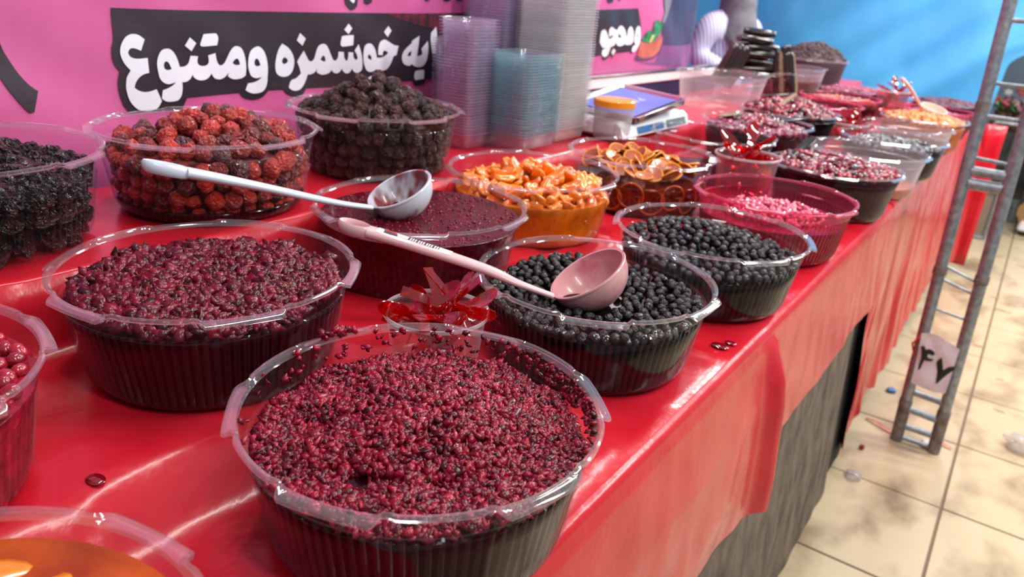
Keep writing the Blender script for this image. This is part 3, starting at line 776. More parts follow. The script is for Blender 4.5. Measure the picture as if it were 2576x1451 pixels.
# --- C : black berries with the pink ladle
C = (-.397, .788, R1)
tub(C, 'ribbed clear tub of black berries holding the pink ladle', rz=.5)
syrup('berry_syrup', C, .074, M_syr_blk, 'black syrup around the berries under the pink ladle', cat='syrup', seed=3)
BER = [lump(100 + i, 2, .18, 2.4, (1, 1, .9), fine=.25) for i in range(5)]
for b_ in BER: b_.materials.append(M_berry)
wsC = waves(31, 5, 40)
ptsC = pack(.131, .0112, 9000, lambda x, y: .0785 + .006 * float(wv(wsC, x, y)) + .013 * math.exp(-((x + .05)**2 + (y - .06)**2) / .0035), 5, 300)
ptsC = [p for p in ptsC if (Vector(p) + Vector(C) - Vector((-.400, .770, .899))).length > .057 or (Vector(p) + Vector(C) - Vector((-.400, .770, .899))).dot(Vector((-.431, -.368, .823))) < -.061]
put_fruit('black_berry', BER, ptsC, C, .0066, 'wrinkled black berry around the pink ladle', 'berry', 'black berries around the pink ladle', 1)
bs = mobj('black_berries', scatter('black_berries', np.array(wall_pts(.0125, .066, .080, 0, 2 * PI, 8)), .0064, jit=.06, base=ICO2), M_berry, None, C)
tag(bs, 'mass of black berries pressed against the wall of the ladle tub', 'berries', kind='stuff')
# --- D : heaped black berries
D = (-.366, 1.10, R1)
tub(D, 'clear tub of heaped glossy black berries behind the pink ladle tub', rz=.9)
syrup('berry_syrup', D, .066, M_syr_blk, 'black syrup under the heaped black berries', cat='syrup', seed=4)
ptsD = pack(.130, .0118, 9000, lambda x, y: .072 + .030 * math.exp(-((x + .035)**2 + (y - .02)**2) / .008) + .004 * float(wv(wsC, x, y)), 9, 290)
put_fruit('wrinkled_berry', BER, ptsD, D, .0070, 'wrinkled black berry heaped in the tub behind the ladle tub', 'berry', 'heaped black berries', 2)
# --- E : pink juice
E_ = (-.369, 1.434, R1)
tub(E_, 'pink stained clear tub half full of pink juice and fruit bits', 'pink', rz=.2)
s_ = syrup('pink_juice', E_, .066, M_syr_pink, 'pink purple juice with floating fruit bits in the stained tub', cat='juice', seed=5)
chunks(s_, 'fruit_bits', 420, .0055, .069, M_foamp, mound=.006, seed=5, R=.10)
# --- F : red jam with the blue ladle
F_ = (-.675, .773, R2)
tub(F_, 'clear tub of smooth dark red jam holding the pale blue ladle', rz=.7)
s_ = syrup('red_jam', F_, .089, M_syr_jam, 'glossy dark red seedy jam under the pale blue ladle', cat='jam', top_noise=.0012, seed=6)
chunks(s_, 'jam_seeds', 650, .0017, .0886, M_barb, seed=6, noise_amp=.0004, sink=.6)
# --- G : apricots
G = (-.691, 1.083, R2)
tub(G, 'clear tub of orange apricots in amber syrup', rz=.4)
syrup('amber_syrup', G, .072, M_syr_amb, 'amber syrup holding the orange apricots', cat='syrup', seed=7)
APR = []
for i in range(4):
    me = lump(300 + i, 3, .34, 1.5, (1, .72, .46), fine=.15); 
    for v in me.vertices:
        if v.co.z > 0: v.co.z *= .9
        v.co.z += .25 * (v.co.x ** 2)
    me.materials.append(M_apri); APR.append(me)
ptsG = pack(.118, .0165, 4000, lambda x, y: .079 + .032 * math.exp(-(x*x + y*y) / .007), 3, 95)
put_fruit('apricot', APR, ptsG, G, .0150, 'glossy orange apricot half heaped above amber syrup', 'apricot', 'apricots in amber syrup', 3, .3, .8)
ptsG2 = wall_pts(.028, .048, .075, -2.3, .5, 4, inset=-.004)
put_fruit('apricot', APR, ptsG2, G, .0150, 'orange apricot half showing through the wall of the apricot tub', 'apricot', 'apricots pressed to the wall', 4, .1, PI)
# --- M : citrus slices
M_ = (-.636, 1.402, R2)
tub(M_, 'clear tub of dried citrus slices in red brown syrup', rz=.1)
syrup('citrus_syrup', M_, .060, M_syr_tea, 'red brown syrup under the dried citrus slices', cat='syrup', seed=8)
M_rind = mat('citrus_rind', (226, 120, 16), .35, (246, 176, 48), 60, coat=.3)
M_flesh = mat('citrus_flesh', (122, 40, 24), .3, (196, 92, 34), 120, coat=.5)
rd = MB()
ring = []
for i in range(32):
    a = 2 * PI * i / 32
    for k in range(6):
        b = 2 * PI * k / 6
        rd.v.append(((.92 + .08 * math.cos(b)) * math.cos(a), (.92 + .08 * math.cos(b)) * math.sin(a), .075 * math.sin(b) + .05 * math.sin(2 * a)))
for i in range(32):
    for k in range(6):
        rd.f.append((i * 6 + k, ((i + 1) % 32) * 6 + k, ((i + 1) % 32) * 6 + (k + 1) % 6, i * 6 + (k + 1) % 6))
for w in range(8):
    a = 2 * PI * w / 8
    rd.sweep([(.05 * math.cos(a), .05 * math.sin(a), .0), (.9 * math.cos(a), .9 * math.sin(a), .05 * math.sin(2 * a))], .022, .05, n=5)
rind_me = rd.mesh('citrus_slice'); rind_me.materials.append(M_rind)
fl = MB(); V = []; n = 32
for r_, z_ in ((.0, .02), (.45, .035), (.86, .03), (.86, -.03), (.45, -.035), (.0, -.02)):
    V += [(r_ * math.cos(2 * PI * i / n), r_ * math.sin(2 * PI * i / n), z_ + (.05 * math.sin(4 * PI * i / n) * r_)) for i in range(n)]
Fq = [(k * n + i, k * n + (i + 1) % n, (k + 1) * n + (i + 1) % n, (k + 1) * n + i) for k in range(5) for i in range(n)]
fl.add(V, Fq); flesh_me = fl.mesh('flesh'); flesh_me.materials.append(M_flesh)
M_rind2 = mat('rind_seen_through_syrup', (150, 58, 12), .3, (190, 86, 18), 60, coat=.4)  # darker slice colours, with the view through the syrup painted in
M_flesh2 = mat('flesh_seen_through_syrup', (56, 10, 8), .3, (96, 30, 12), 120, coat=.4)
rind2 = rind_me.copy(); rind2.materials.clear(); rind2.materials.append(M_rind2)
flesh2 = flesh_me.copy(); flesh2.materials.clear(); flesh2.materials.append(M_flesh2)
def slice_at(x, y, z, s, rot, label, group, rind_me=rind_me, flesh_me=flesh_me):
    o = bpy.data.objects.new('citrus_slice', rind_me); COL.objects.link(o)
    o.location = (M_[0] + x, M_[1] + y, M_[2] + z); o.scale = (s, s, s); o.rotation_euler = rot
    tag(o, label, 'citrus slice', group)
    link(bpy.data.objects.new('flesh', flesh_me), o)
rr = random.Random(12)
for (x, y, z) in pack(.105, .020, 3000, lambda x, y: .078 + .026 * math.exp(-((x + .01)**2 + y*y) / .006), 6, 54):
    slice_at(x, y, z, rr.uniform(.016, .024), (rr.uniform(-1.0, 1.0), rr.uniform(-.9, .9), rr.uniform(0, 6)), 'dried orange citrus slice heaped above the red brown syrup', 'citrus slices in the heap')
for k in range(9):
    a = -2.2 + .32 * k
    q = .1285 if k % 2 else .127
    slice_at(q * math.cos(a), q * math.sin(a), .036 + .010 * (k % 2), .026, (PI / 2 + .08, 0, a + PI / 2), 'citrus slice pressed flat against the wall below the syrup line', 'citrus slices against the wall', rind2, flesh2)
# --- H : red orange plums
H = (-.935, .62, R3)
tub(H, 'clear tub of heaped red orange plums before the pink banner', rz=.6)
FAC = math.atan2(-.62, .935)   # bearing from the back row towards the aisle
PLU = [lump(400 + i, 3, .26, 1.5, (1.05, .95, .9), fine=.20) for i in range(7)]
for p_ in PLU: p_.materials.append(M_plum)
syrup('plum_juice', H, .016, M_syr_red, 'dark juice at the bottom of the red plum tub', cat='juice', seed=9)
ptsH = wall_pts(.023, .014, .082, FAC - 2.0, FAC + 2.0, 3)
put_fruit('red_plum', PLU, ptsH, H, .0120, 'red plum pressed against the wall of the red plum tub', 'plum', 'red plums behind the tub wall', 5, .24)
corem = mat('plum_core', (70, 12, 20), .5, (120, 28, 28), 60)
o = mobj('plum_mass', body_mesh('plum_mass', .080, inset=.024, mound=.018), corem, None, (H[0], H[1], H[2] + .001)); tag(o, 'inner mass of red plums in the red plum tub', 'plums', kind='stuff')
ptsH2 = pack(.112, .0195, 3000, lambda x, y: .088 + .036 * math.exp(-((x - .0)**2 + (y - .015)**2) / .0055), 8, 90)
put_fruit('red_plum', PLU, ptsH2, H, .0128, 'glossy red orange plum heaped above the rim', 'plum', 'red plums on the heap', 6, .24)
# --- I : brown plums
I_ = (-.946, .957, R3)
tub(I_, 'clear tub of heaped brown plums beside the clear box stacks', rz=.35)
BPL = [lump(500 + i, 3, .22, 1.9, (1.04, .95, .9), fine=.36) for i in range(7)]
for p_ in BPL: p_.materials.append(M_bplum)
put_fruit('brown_plum', BPL, wall_pts(.024, .014, .094, FAC - 2.0, FAC + 2.0, 6), I_, .0126, 'wrinkled brown plum pressed against the wall of its tub', 'plum', 'brown plums behind the tub wall', 7, .14)
coreb = mat('brown_plum_core', (40, 20, 18), .5, (66, 34, 28), 60)
o = mobj('plum_mass', body_mesh('plum_mass', .088, inset=.024, mound=.045), coreb, None, (I_[0], I_[1], I_[2] + .001)); tag(o, 'inner mass of brown plums in the brown plum tub', 'plums', kind='stuff')
ptsI = pack(.126, .0215, 4000, lambda x, y: .096 + .066 * max(0, 1 - math.hypot(x, y) / .125) ** 1.05, 4, 110)
put_fruit('brown_plum', BPL, ptsI, I_, .0135, 'wrinkled brown plum on the heap before the banner', 'plum', 'brown plums on the heap', 8, .14)
# --- J : black prunes
J = (-.965, .325, R3)
tub(J, 'clear tub of sticky black prunes at the left edge', rz=.05)
PRU = [lump(600 + i, 3, .28, 1.9, (1, .86, .72), fine=.34) for i in range(5)]
for p_ in PRU: p_.materials.append(M_prune)
FJ = math.atan2(-.33, .965)
put_fruit('prune', PRU, wall_pts(.033, .018, .075, FJ - 1.9, FJ + 1.9, 9), J, .0190, 'sticky black prune pressed against the wall of its tub', 'prune', 'prunes behind the tub wall', 9, .2)
corep = mat('prune_core', (24, 12, 16), .4, (44, 18, 26), 60)
o = mobj('prune_mass', body_mesh('prune_mass', .070, inset=.028, mound=.030), corep, None, (J[0], J[1], J[2] + .001)); tag(o, 'inner mass of black prunes in the prune tub', 'prunes', kind='stuff')
put_fruit('prune', PRU, pack(.110, .026, 3000, lambda x, y: .078 + .044 * math.exp(-((x + .02)**2 + (y + .03)**2) / .005), 7, 50), J, .0205, 'sticky black prune on the heap at the left edge', 'prune', 'prunes on the heap', 10, .2)
# --- K : crimson berries, left edge
K = (-.65, .10, R2)
tub(K, 'clear tub of whole crimson berries cut by the left edge', rz=.8)
s_ = syrup('berry_syrup', K, .086, mat('crimson_berry_mass', (96, 6, 22), .3, (160, 18, 44), 70, bump=.8, bscale=75), 'packed crimson berries and juice in the tub at the left edge', mound=.002, seed=12)
COR = [lump(700 + i, 2, .08, 2, (1.25, .9, .9)) for i in range(4)]
for p_ in COR: p_.materials.append(M_corn)
put_fruit('crimson_berry', COR, pack(.130, .0125, 7000, lambda x, y: .0895 + .008 * (1 - (x*x + y*y) / .0169), 5, 280), K, .0072, 'oval crimson berry in the tub at the left edge', 'berry', 'crimson berries at the left edge', 11)
put_fruit('crimson_berry', COR, [p for p in wall_pts(.0155, .012, .083, -1.9, 1.0, 15)], K, .0085, 'oval crimson berry behind the wall of the left edge tub', 'berry', 'crimson berries behind the wall at the left edge', 12)
# --- L : peach slices, bottom left
L_ = (-.350, .040, R1)
tub(L_, 'clear tub of peach slices in amber syrup at the bottom left corner', rz=.15)
M_syr_amb2 = mat('deep_amber_syrup', (128, 40, 4), .04, (196, 84, 8), 18, spec=.5, ramp=(.3, .7))
syrup('amber_syrup', L_, .091, M_syr_amb2, 'amber syrup over the peach slices in the bottom left corner', cat='syrup', top_noise=.0006, seed=13)
PEA = [lump(800 + i, 3, .14, 1.4, (1, .6, .30)) for i in range(4)]
for me in PEA:
    for v in me.vertices: v.co.z += .3 * v.co.x ** 2 - .12
    me.materials.append(M_peach)
put_fruit('peach_slice', PEA, pack(.105, .036, 2000, lambda x, y: .0915, 2, 26), L_, .030, 'amber peach slice in syrup in the bottom left corner', 'peach slice', 'peach slices in the corner tub', 13, .2, .35)
# --- row one, far half
P_ = (-.355, 1.844, R1)
tub(P_, 'clear tub of mixed dark fruit with a black fruit leather strip standing in it', rz=.3)
s_ = syrup('fruit_mix', P_, .097, M_syr_red, 'dark red mixed fruit preserve with the standing leather strip', mound=.004, seed=14)
chunks(s_, 'fruit_pieces', 520, .0085, .100, M_mixd, mound=.012, seed=14, noise_amp=.003)
chunks(s_, 'fruit_slices', 60, .017, .106, M_mixd, mound=.008, seed=15, R=.10, flatten=.5)
Q = (-.345, 2.165, R1)
tub(Q, 'nearly empty frosted tub with a little orange brown preserve', 'frost', rz=.45)
s_ = syrup('orange_preserve', Q, .028, mat('orange_brown_preserve', (150, 62, 30), .3, (196, 100, 60), 60), 'orange brown remains in the nearly empty frosted tub', seed=16)
chunks(s_, 'preserve_lumps', 40, .010, .032, M_nut, mound=.01, seed=16, R=.07)
Rr = (-.335, 2.48, R1)
tub(Rr, 'clear tub of black pickle beside the metal ladder frame', rz=.2)
s_ = syrup('black_pickle', Rr, .076, M_syr_blk, 'black grey pickled mix in the tub beside the ladder frame', seed=17)
chunks(s_, 'pickle_pieces', 420, .008, .081, M_blackheap, mound=.008, seed=17)
S = (-.350, 2.80, R1)
tub(S, 'clear tub of dark purple syrup in front of the orange nut tub', 'frost', rz=.6, s=.96)
s_ = syrup('purple_syrup', S, .060, M_syr_red, 'dark purple syrup in front of the orange nut tub', cat='syrup', seed=18)
Tt = (-.340, 3.125, R1)
tub(Tt, 'clear tub of orange brown nuts with the white ladle', rz=.15)
s_ = syrup('nut_mix', Tt, .085, mat('orange_nut_mass', (150, 70, 20), .4, (196, 104, 40), 90), 'orange brown nut mix heaped under the white ladle', mound=.012, seed=19)
chunks(s_, 'nuts', 700, .0085, .090, M_nut, mound=.026, seed=19, noise_amp=.004)
AE = (-.350, 3.47, R1)
tub(AE, 'clear tub of purple pulp just behind the white ladle', 'pink', rz=.5)
s_ = syrup('purple_pulp', AE, .080, M_syr_red, 'purple fruit pulp just behind the white ladle', seed=20)
chunks(s_, 'pulp_chunks', 700, .006, .084, M_purp, mound=.008, seed=20)
AC = (-.350, 3.86, R1)
tub(AC, 'clear tub of dark purple pulp at the far front corner', rz=.5)
s_ = syrup('purple_pulp', AC, .092, M_syr_red, 'dark purple heaped pulp at the far front corner', seed=21)
chunks(s_, 'pulp_chunks', 1100, .006, .098, M_dpurp, mound=.018, seed=21, noise_amp=.004)
# --- row two, far half
O_ = (-.632, 1.785, R2)
tub(O_, 'nearly empty clear tub in front of the kitchen scale', rz=.25)
syrup('dark_juice', O_, .020, M_syr_red, 'shallow dark juice in the nearly empty tub by the scale', cat='juice', seed=22)
U = (-.630, 2.105, R2)
tub(U, 'clear tub of purple fruit with dark strips on top', rz=.33)
s_ = syrup('purple_fruit', U, .080, M_syr_red, 'purple fruit preserve under the dark strips', mound=.004, seed=23)
chunks(s_, 'fruit_pieces', 700, .0075, .086, M_purp, mound=.020, seed=23, noise_amp=.004)
chunks(s_, 'dark_pieces', 90, .010, .092, M_mixd, mound=.020, seed=24, R=.09)
V_ = (-.640, 2.455, R2)
tub(V_, 'clear tub heaped with dark mixed fruit and leather strips', rz=.1)
s_ = syrup('fruit_mix', V_, .090, M_syr_blk, 'dark mixed fruit heap with leather strips', mound=.012, seed=25)
chunks(s_, 'fruit_pieces', 460, .010, .096, M_mixd, mound=.036, seed=25, noise_amp=.006)
W = (-.640, 2.785, R2)
tub(W, 'pink stained tub of purple juice behind the dark fruit heap', 'pink', rz=.5)
s_ = syrup('purple_juice', W, .085, M_syr_pink, 'purple pink juice behind the dark fruit heap', cat='juice', seed=26)
X_ = (-.640, 3.12, R2)
tub(X_, 'pink stained tub of purple and orange fruit before the magenta pulp', 'pink', rz=.2)
s_ = syrup('purple_fruit', X_, .086, M_syr_red, 'purple and orange fruit pieces before the magenta pulp', seed=27)
chunks(s_, 'fruit_pieces', 500, .007, .088, mat('orange_purple_fruit', (110, 20, 60), .3, (210, 110, 80), how='island', coat=.4), mound=.006, seed=27)
X2 = (-.660, 3.50, R2)
tub(X2, 'clear tub of magenta pulp before the blue tarpaulin', rz=.4)
s_ = syrup('magenta_pulp', X2, .095, M_syr_red, 'magenta fruit pulp before the blue tarpaulin', seed=28)
chunks(s_, 'pulp_chunks', 900, .006, .098, M_purp, mound=.012, seed=28)
# --- row three, far half
Zt = (-.890, 2.50, R3)
tub(Zt, 'empty frosted tub standing on the red sheet before the bar pile', 'frost', rz=.2)
AA = (-.900, 2.83, R3)
tub(AA, 'clear tub under the tall pile of dark fruit bars', rz=.6)
AB2 = (-.880, 3.22, R3)
tub(AB2, 'clear tub of orange fruit between the bar pile and the grain heap', 'frost', rz=.1)
s_ = syrup('orange_fruit', AB2, .060, M_syr_tea, 'orange brown fruit between the bar pile and the grain heap', seed=29)
AB = (-.890, 3.62, R3)
tub(AB, 'clear tub under the dark brown grain heap', rz=.3, sz=1.15)
s_ = syrup('dark_grain', AB, .104, M_brownheap, 'dark brown heap of dried grain before the blue tarpaulin', mound=.058, top_noise=.006, seed=30)
s_.scale = (1, 1, 1.15)
chunks(s_, 'grains', 1500, .005, .104, M_brownheap, mound=.060, seed=30, noise_amp=.004)
# ------------------------------------------------------------------ ladles
def ladle(label, centre, normal, path, r, m_, ws, bowl_m=None, sticker=False, food=None):
    root = empty('ladle', (0, 0, 0)); tag(root, label, 'ladle')
    n_ = Vector(normal).normalized()
    d = (Vector(path[0]) - Vector(centre)); d = (d - n_ * d.dot(n_)).normalized()
    s = n_.cross(d)
    Mx = Matrix(((d.x, s.x, n_.x, centre[0]), (d.y, s.y, n_.y, centre[1]), (d.z, s.z, n_.z, centre[2]), (0, 0, 0, 1)))
    mb = MB(); t = .0022
    pr = []
    for k in range(13):
        a = PI / 2 * k / 12
        pr.append((r * math.sin(a), -r * .92 * math.cos(a)))
    pr += [(r + .0016, .0004), (r + .0010, .0022), (r - t, .0018)]
    for k in range(12, -1, -1):
        a = PI / 2 * k / 12
        pr.append(((r - t) * math.sin(a), -(r - t) * .92 * math.cos(a)))
    mb.lathe(pr, 56)
    mb.v = [tuple(Mx @ Vector(p)) for p in mb.v]
    mb.build('bowl', bowl_m or m_, root, ang=60)
    # handle
    P = [Vector(p) for p in path]
    fine = []
    for i in range(len(P) - 1):
        p0, p1, p2, p3 = P[max(i - 1, 0)], P[i], P[i + 1], P[min(i + 2, len(P) - 1)]
        for k in range(8):
            q = k / 8
            fine.append(.5 * ((2 * p1) + (p2 - p0) * q + (2*p0 - 5*p1 + 4*p2 - p3) * q*q + (3*p1 - p0 - 3*p2 + p3) * q**3))
    fine.append(P[-1])
    nf = len(fine)
    cut = int(nf * .84)
    wid = [ws[0] + (ws[1] - ws[0]) * smooth01(i / (nf - 1)) for i in range(nf)]
    thk = [w * .62 for w in wid]
    upv = (n_ * .3 + Vector((0, 0, 1))).normalized()
    hb = MB(); hb.sweep(fine[:cut + 1], wid[:cut + 1], thk[:cut + 1], up=upv, n=14)
    h = hb.build('handle', m_, root, ang=60)
    # end loop round the hanging hole
    a_, b_ = fine[cut], fine[-1]; ax = (b_ - a_); ln = ax.length; ax.normalize()
    sd = ax.cross(upv).normalized()
    w = wid[-1]; loop = []
    for k in range(28):
        q = 2 * PI * k / 28
        loop.append(a_ + ax * (ln * .5 + (ln * .5 + .002) * math.cos(q)) + sd * (w * .74) * math.sin(q))
    loop += loop[:2]
    lb = MB(); lb.sweep(loop, w * .27, thk[-1], up=upv, n=8, cap=False)
    lb.build('hang_loop', m_, h, ang=60)
    if sticker:
        up2 = sd.cross(ax); up2 = up2 if up2.z > 0 else -up2
        M_paper = mat('sticker_paper', (238, 238, 240), .6); M_inkk = mat('sticker_ink', (60, 52, 60), .6); M_inkr = mat('sticker_red_ink', (196, 60, 70), .6)
        c0 = fine[cut - 1]; c1 = fine[cut - 8]
        ex = (c1 - c0).normalized(); ey = ex.cross(up2).normalized()
        L0 = (c1 - c0).length
        def quad(u0, u1, v0, v1, lift):
            rows_ = []
            for v in (v0, (v0 + v1) / 2, v1):
                row = []
                for q in range(7):
                    u = u0 + (u1 - u0) * q / 6
                    c = c0 + ex * (L0 * u); i = max(0, min(nf - 1, cut - 1 - int(round(7 * u))))
                    row.append(tuple(c + ey * (wid[i] * v) + up2 * (thk[i] * math.sqrt(max(.02, 1 - v * v)) + lift)))
                rows_.append(row)
            mm = MB(); mm.grid(rows_); return mm
        st = quad(0.0, 1.0, -.62, .62, .0006).build('sticker', M_paper, h)
        x = .42
        for k in range(12):
            w_ = .014 + .012 * (k % 3 == 0)
            quad(x, x + w_, -.40, .30, .0010).build('barcode_bar', M_inkk, st); x += w_ + .018
        quad(.08, .26, -.46, -.14, .0010).build('red_mark', M_inkr, st)
        quad(.10, .28, .0, .36, .0010).build('grey_mark', M_inkk, st)
    return root

M_pinkpl = mat('pale_pink_plastic', (226, 184, 186), .28, (214, 160, 166), 14, coat=.3, sss=.1)
M_pinkst = mat('juice_stained_pink_plastic', (216, 158, 160), .28, (202, 92, 124), 40, ramp=(.5, .78), coat=.3)
M_bluepl = mat('pale_blue_plastic', (206, 214, 226), .28, (190, 198, 214), 10, coat=.3)
M_bluest = mat('jam_smeared_blue_plastic', (204, 210, 222), .3, (126, 46, 44), 34, ramp=(.47, .60), coat=.3, detail=2, stretch=(1, 1, .45))
lp = ladle('pale pink plastic ladle with a barcode sticker lying in the black berries', (-.400, .770, .899), (-.431, -.368, .823),
      [(-.4214, .7262, .8761), (-.452, .694, .893), (-.492, .676, .906), (-.594, .631, .927), (-.656, .607, .936)], .050, M_pinkpl, (.0062, .0118), bowl_m=M_pinkst, sticker=True)
lb_ = ladle('pale blue plastic ladle smeared with jam lying across the red jam tub', (-.697, .751, .947), (-.203, -.421, .882),
      [(-.7078, .7085, .9262), (-.728, .663, .937), (-.768, .595, .958), (-.790, .525, .980), (-.812, .456, 1.0)], .0465, M_bluepl, (.0060, .0115), bowl_m=M_bluest)
jr = chunks(lb_, 'jam_in_bowl', 60, .0038, 0, M_barb, mound=.004, R=.03, seed=77); jr.location = (-.692, .757, .918)
M_whl = mat('cream_plastic', (246, 214, 200), .3, coat=.3, sss=.1)
ladle('cream plastic ladle standing in the far orange nut tub', (-.320, 3.16, .925), (.25, -.15, .95),
      [(-.362, 3.135, .930), (-.385, 3.10, .965), (-.410, 3.06, 1.0), (-.432, 3.03, 1.022)], .046, M_whl, (.006, .010))

# ------------------------------------------------------------------ spoon cups
M_redspoon = plastic('clear_red_spoon_plastic', (240, 40, 70), milky=.20, rough=.04, gloss=2.2, milk_col=(196, 6, 30), edge=.3)
M_cup = plastic('clear_cup_plastic', milky=.07, rough=.1)
M_cupr = plastic('red_filled_cup_plastic', (240, 150, 170), milky=.10, rough=.1)
M_cuprim = plastic('milky_cup_rim', milky=.42, rough=.15, gloss=1.6)
def spoon_mesh():
    mb = MB(); n = 20; V = []; F = []
    for i in range(n + 1):
        t = i / n
        if t < .55: w = .0042 + .0014 * (1 - t / .55); 
        else:
            q = (t - .55) / .45; w = .0042 + .0064 * math.sin(PI * min(1, q * .97 + .03)) ** .8 if q < .999 else .003
        x = -.045 + .09 * t
        zc = .004 * math.sin(PI * t) + (-.004 * math.sin(PI * (t - .55) / .45) if t > .55 else 0)
        for (a, b) in ((-1, .0007), (0, .0007 - .0016 * (t > .55)), (1, .0007), (1, -.0007), (0, -.0007 - .0016 * (t > .55)), (-1, -.0007)):
            V.append((x, a * w, zc + b))
    for i in range(n):
        for k in range(6): F.append((i * 6 + k, i * 6 + (k + 1) % 6, (i + 1) * 6 + (k + 1) % 6, (i + 1) * 6 + k))
    F.append((0, 1, 2, 3, 4, 5)); F.append(tuple(n * 6 + k for k in range(5, -1, -1)))
    mb.add(V, F); return mb.mesh('spoon')
SPOON = spoon_mesh(); SPOON.materials.append(M_redspoon)
def cup(loc, R, h, label, spoons, slabel, group, seed, cm=None):
    c = empty('plastic_cup', loc); tag(c, label, 'cup')
    mb = MB()
    pr = [(0, .001), (R * .70, .001), (R * .735, .003), (R * .74, .006)] + [(R * (.74 + .20 * k / 8), .006 + (h - .012) * k / 8) for k in range(1, 9)] + [(R * .965, h - .005), (R * .97, h - .002)]
    mb.lathe(pr, 56); mb.build('cup_wall', cm or M_cup, c)
    mb = MB(); mb.lathe([(R * .965, h - .003), (R * .985, h - .0005), (R, h - .001), (R * 1.005, h - .004), (R * .99, h - .0055), (R * .965, h - .003)], 64); mb.build('cup_rim', M_cuprim, c)
    r = random.Random(seed)
    s = R / .058
    for k in range(spoons):
        o = bpy.data.objects.new('tasting_spoon', SPOON); COL.objects.link(o)
        a = 2 * PI * k / spoons + r.uniform(-.3, .3)
        up_ = k % 3 != 0
        tilt = r.uniform(.35, .95) if up_ else r.uniform(.0, .35)
        d = Vector((math.cos(a) * math.cos(tilt), math.sin(a) * math.cos(tilt), math.sin(tilt)))
        base = Vector((r.uniform(-.018, .018), r.uniform(-.018, .018), 0)) * s
        z = h * r.uniform(.72, .92) + (.036 * math.sin(tilt)) * s
        if r.random() < .5: d = -d
        q = d.to_track_quat('X', 'Z')
        off = Vector((d.x, d.y, 0)); off = off * (.020 * s if d.z > 0 else -.020 * s)
        o.matrix_world = Matrix.Translation(Vector(loc) + base + off * .6 + Vector((0, 0, z))) @ q.to_matrix().to_4x4() @ Matrix.Rotation(r.uniform(-1.2, 1.2), 4, 'X') @ Matrix.Scale(s, 4)
        tag(o, slabel, 'spoon', group)
    # spoons lying deeper in the cup
    for k in range(max(4, spoons // 2)):
        o = bpy.data.objects.new('tasting_spoon', SPOON); COL.objects.link(o)
        a = r.uniform(0, 6.3)
        o.matrix_world = Matrix.Translation(Vector(loc) + Vector((r.uniform(-.01, .01) * s, r.uniform(-.01, .01) * s, h * r.uniform(.25, .7)))) @ Matrix.Rotation(a, 4, 'Z') @ Matrix.Rotation(r.uniform(-.4, .4), 4, 'Y') @ Matrix.Rotation(r.uniform(-1, 1), 4, 'X') @ Matrix.Scale(s * .86, 4)
        tag(o, slabel, 'spoon', group)
cup((-.478, .577, Z1), .058, .100, 'small clear cup of red tasting spoons beside the pink ladle handle', 18, 'clear red tasting spoon in the cup beside the pink ladle', 'red spoons in the near cup', 5)
cup((-.490, 1.62, Z2 - .02), .070, .120, 'clear cup of red tasting spoons behind the pink juice tub', 16, 'clear red tasting spoon in the cup behind the pink juice tub', 'red spoons in the middle cup', 8, M_cupr)
cup((-.485, 2.62, Z1 + .006), .058, .105, 'clear cup of red tasting spoons beside the black pickle tub', 14, 'clear red tasting spoon in the cup beside the black pickle tub', 'red spoons beside the pickle tub', 11, M_cupr)
cup((-.49, 3.32, Z1 + .02), .062, .150, 'far cup of red tasting spoons near the blue tarpaulin', 12, 'clear red tasting spoon in the far cup near the tarpaulin', 'red spoons near the tarpaulin', 15, M_cupr)

# ------------------------------------------------------------------ stacks of clear take away boxes
M_box = plastic('clear_blue_box_plastic', (246, 252, 254), milky=.19, rough=.09, gloss=2.4, milk_col=(170, 212, 226), edge=.3)
M_boxl = plastic('clear_lilac_box_plastic', (252, 248, 254), milky=.16, rough=.09, gloss=2.4, milk_col=(206, 200, 222), edge=.3)
M_boxw = plastic('clear_white_box_plastic', (254, 254, 254), milky=.26, rough=.09, gloss=2.4, milk_col=(238, 242, 244), edge=.3)
def tray_mesh(w, l, dep, corner=.018):
    def ring(ix, z, c):
        x, y = w / 2 - ix, l / 2 - ix; P = []
        for (sx, sy, a0) in ((1, 1, 0), (-1, 1, PI / 2), (-1, -1, PI), (1, -1, 3 * PI / 2)):
            for k in range(4):
                a = a0 + PI / 2 * k / 3
                P.append((sx * (x - c) + c * math.cos(a), sy * (y - c) + c * math.sin(a), z))
        return P
    rings = [ring(0, -.0022, corner), ring(0, 0, corner), ring(.004, .0004, corner * .85), ring(.0065, -.003, corner * .8), ring(.0085, -dep * .5, corner * .75), ring(.011, -dep, corner * .6)]
    V = [p for r in rings for p in r]; n = 16; F = []
    for i in range(len(rings) - 1):
        for k in range(n): F.append((i * n + k, i * n + (k + 1) % n, (i + 1) * n + (k + 1) % n, (i + 1) * n + k))
    mb = MB(); mb.add(V, F); return mb.mesh('clear_box')
def stack(cx, cy, w, l, z0, z1, pitch, m_, label, group, seed, rz=0.0, lean=(0, 0)):
    r = random.Random(seed)
    dep = .028
    me = tray_mesh(w, l, dep); me.materials.append(m_)
    n = int((z1 - z0 - dep) / pitch)
    for k in range(n):
        o = bpy.data.objects.new('clear_box', me); COL.objects.link(o)
        z = z0 + dep + .002 + pitch * k
        q = (z - z0)
        o.location = (cx + lean[0] * q + r.uniform(-.0012, .0012), cy + lean[1] * q + r.uniform(-.0012, .0012), z)
        o.rotation_euler = (0, 0, rz + r.uniform(-.012, .012))
        tag(o, label, 'plastic box', group)
LEAN = (.0, .0)
stack(-.908, 1.352, .122, .150, Z3, 1.103, .0058, M_box, 'clear bluish box in the short front stack', 'boxes in the short front stack', 1)
stack(-.978, 1.250, .092, .105, Z3, 1.162, .0060, M_boxl, 'clear lilac box in the stack beside the brown plums', 'boxes in the stack beside the plums', 2)
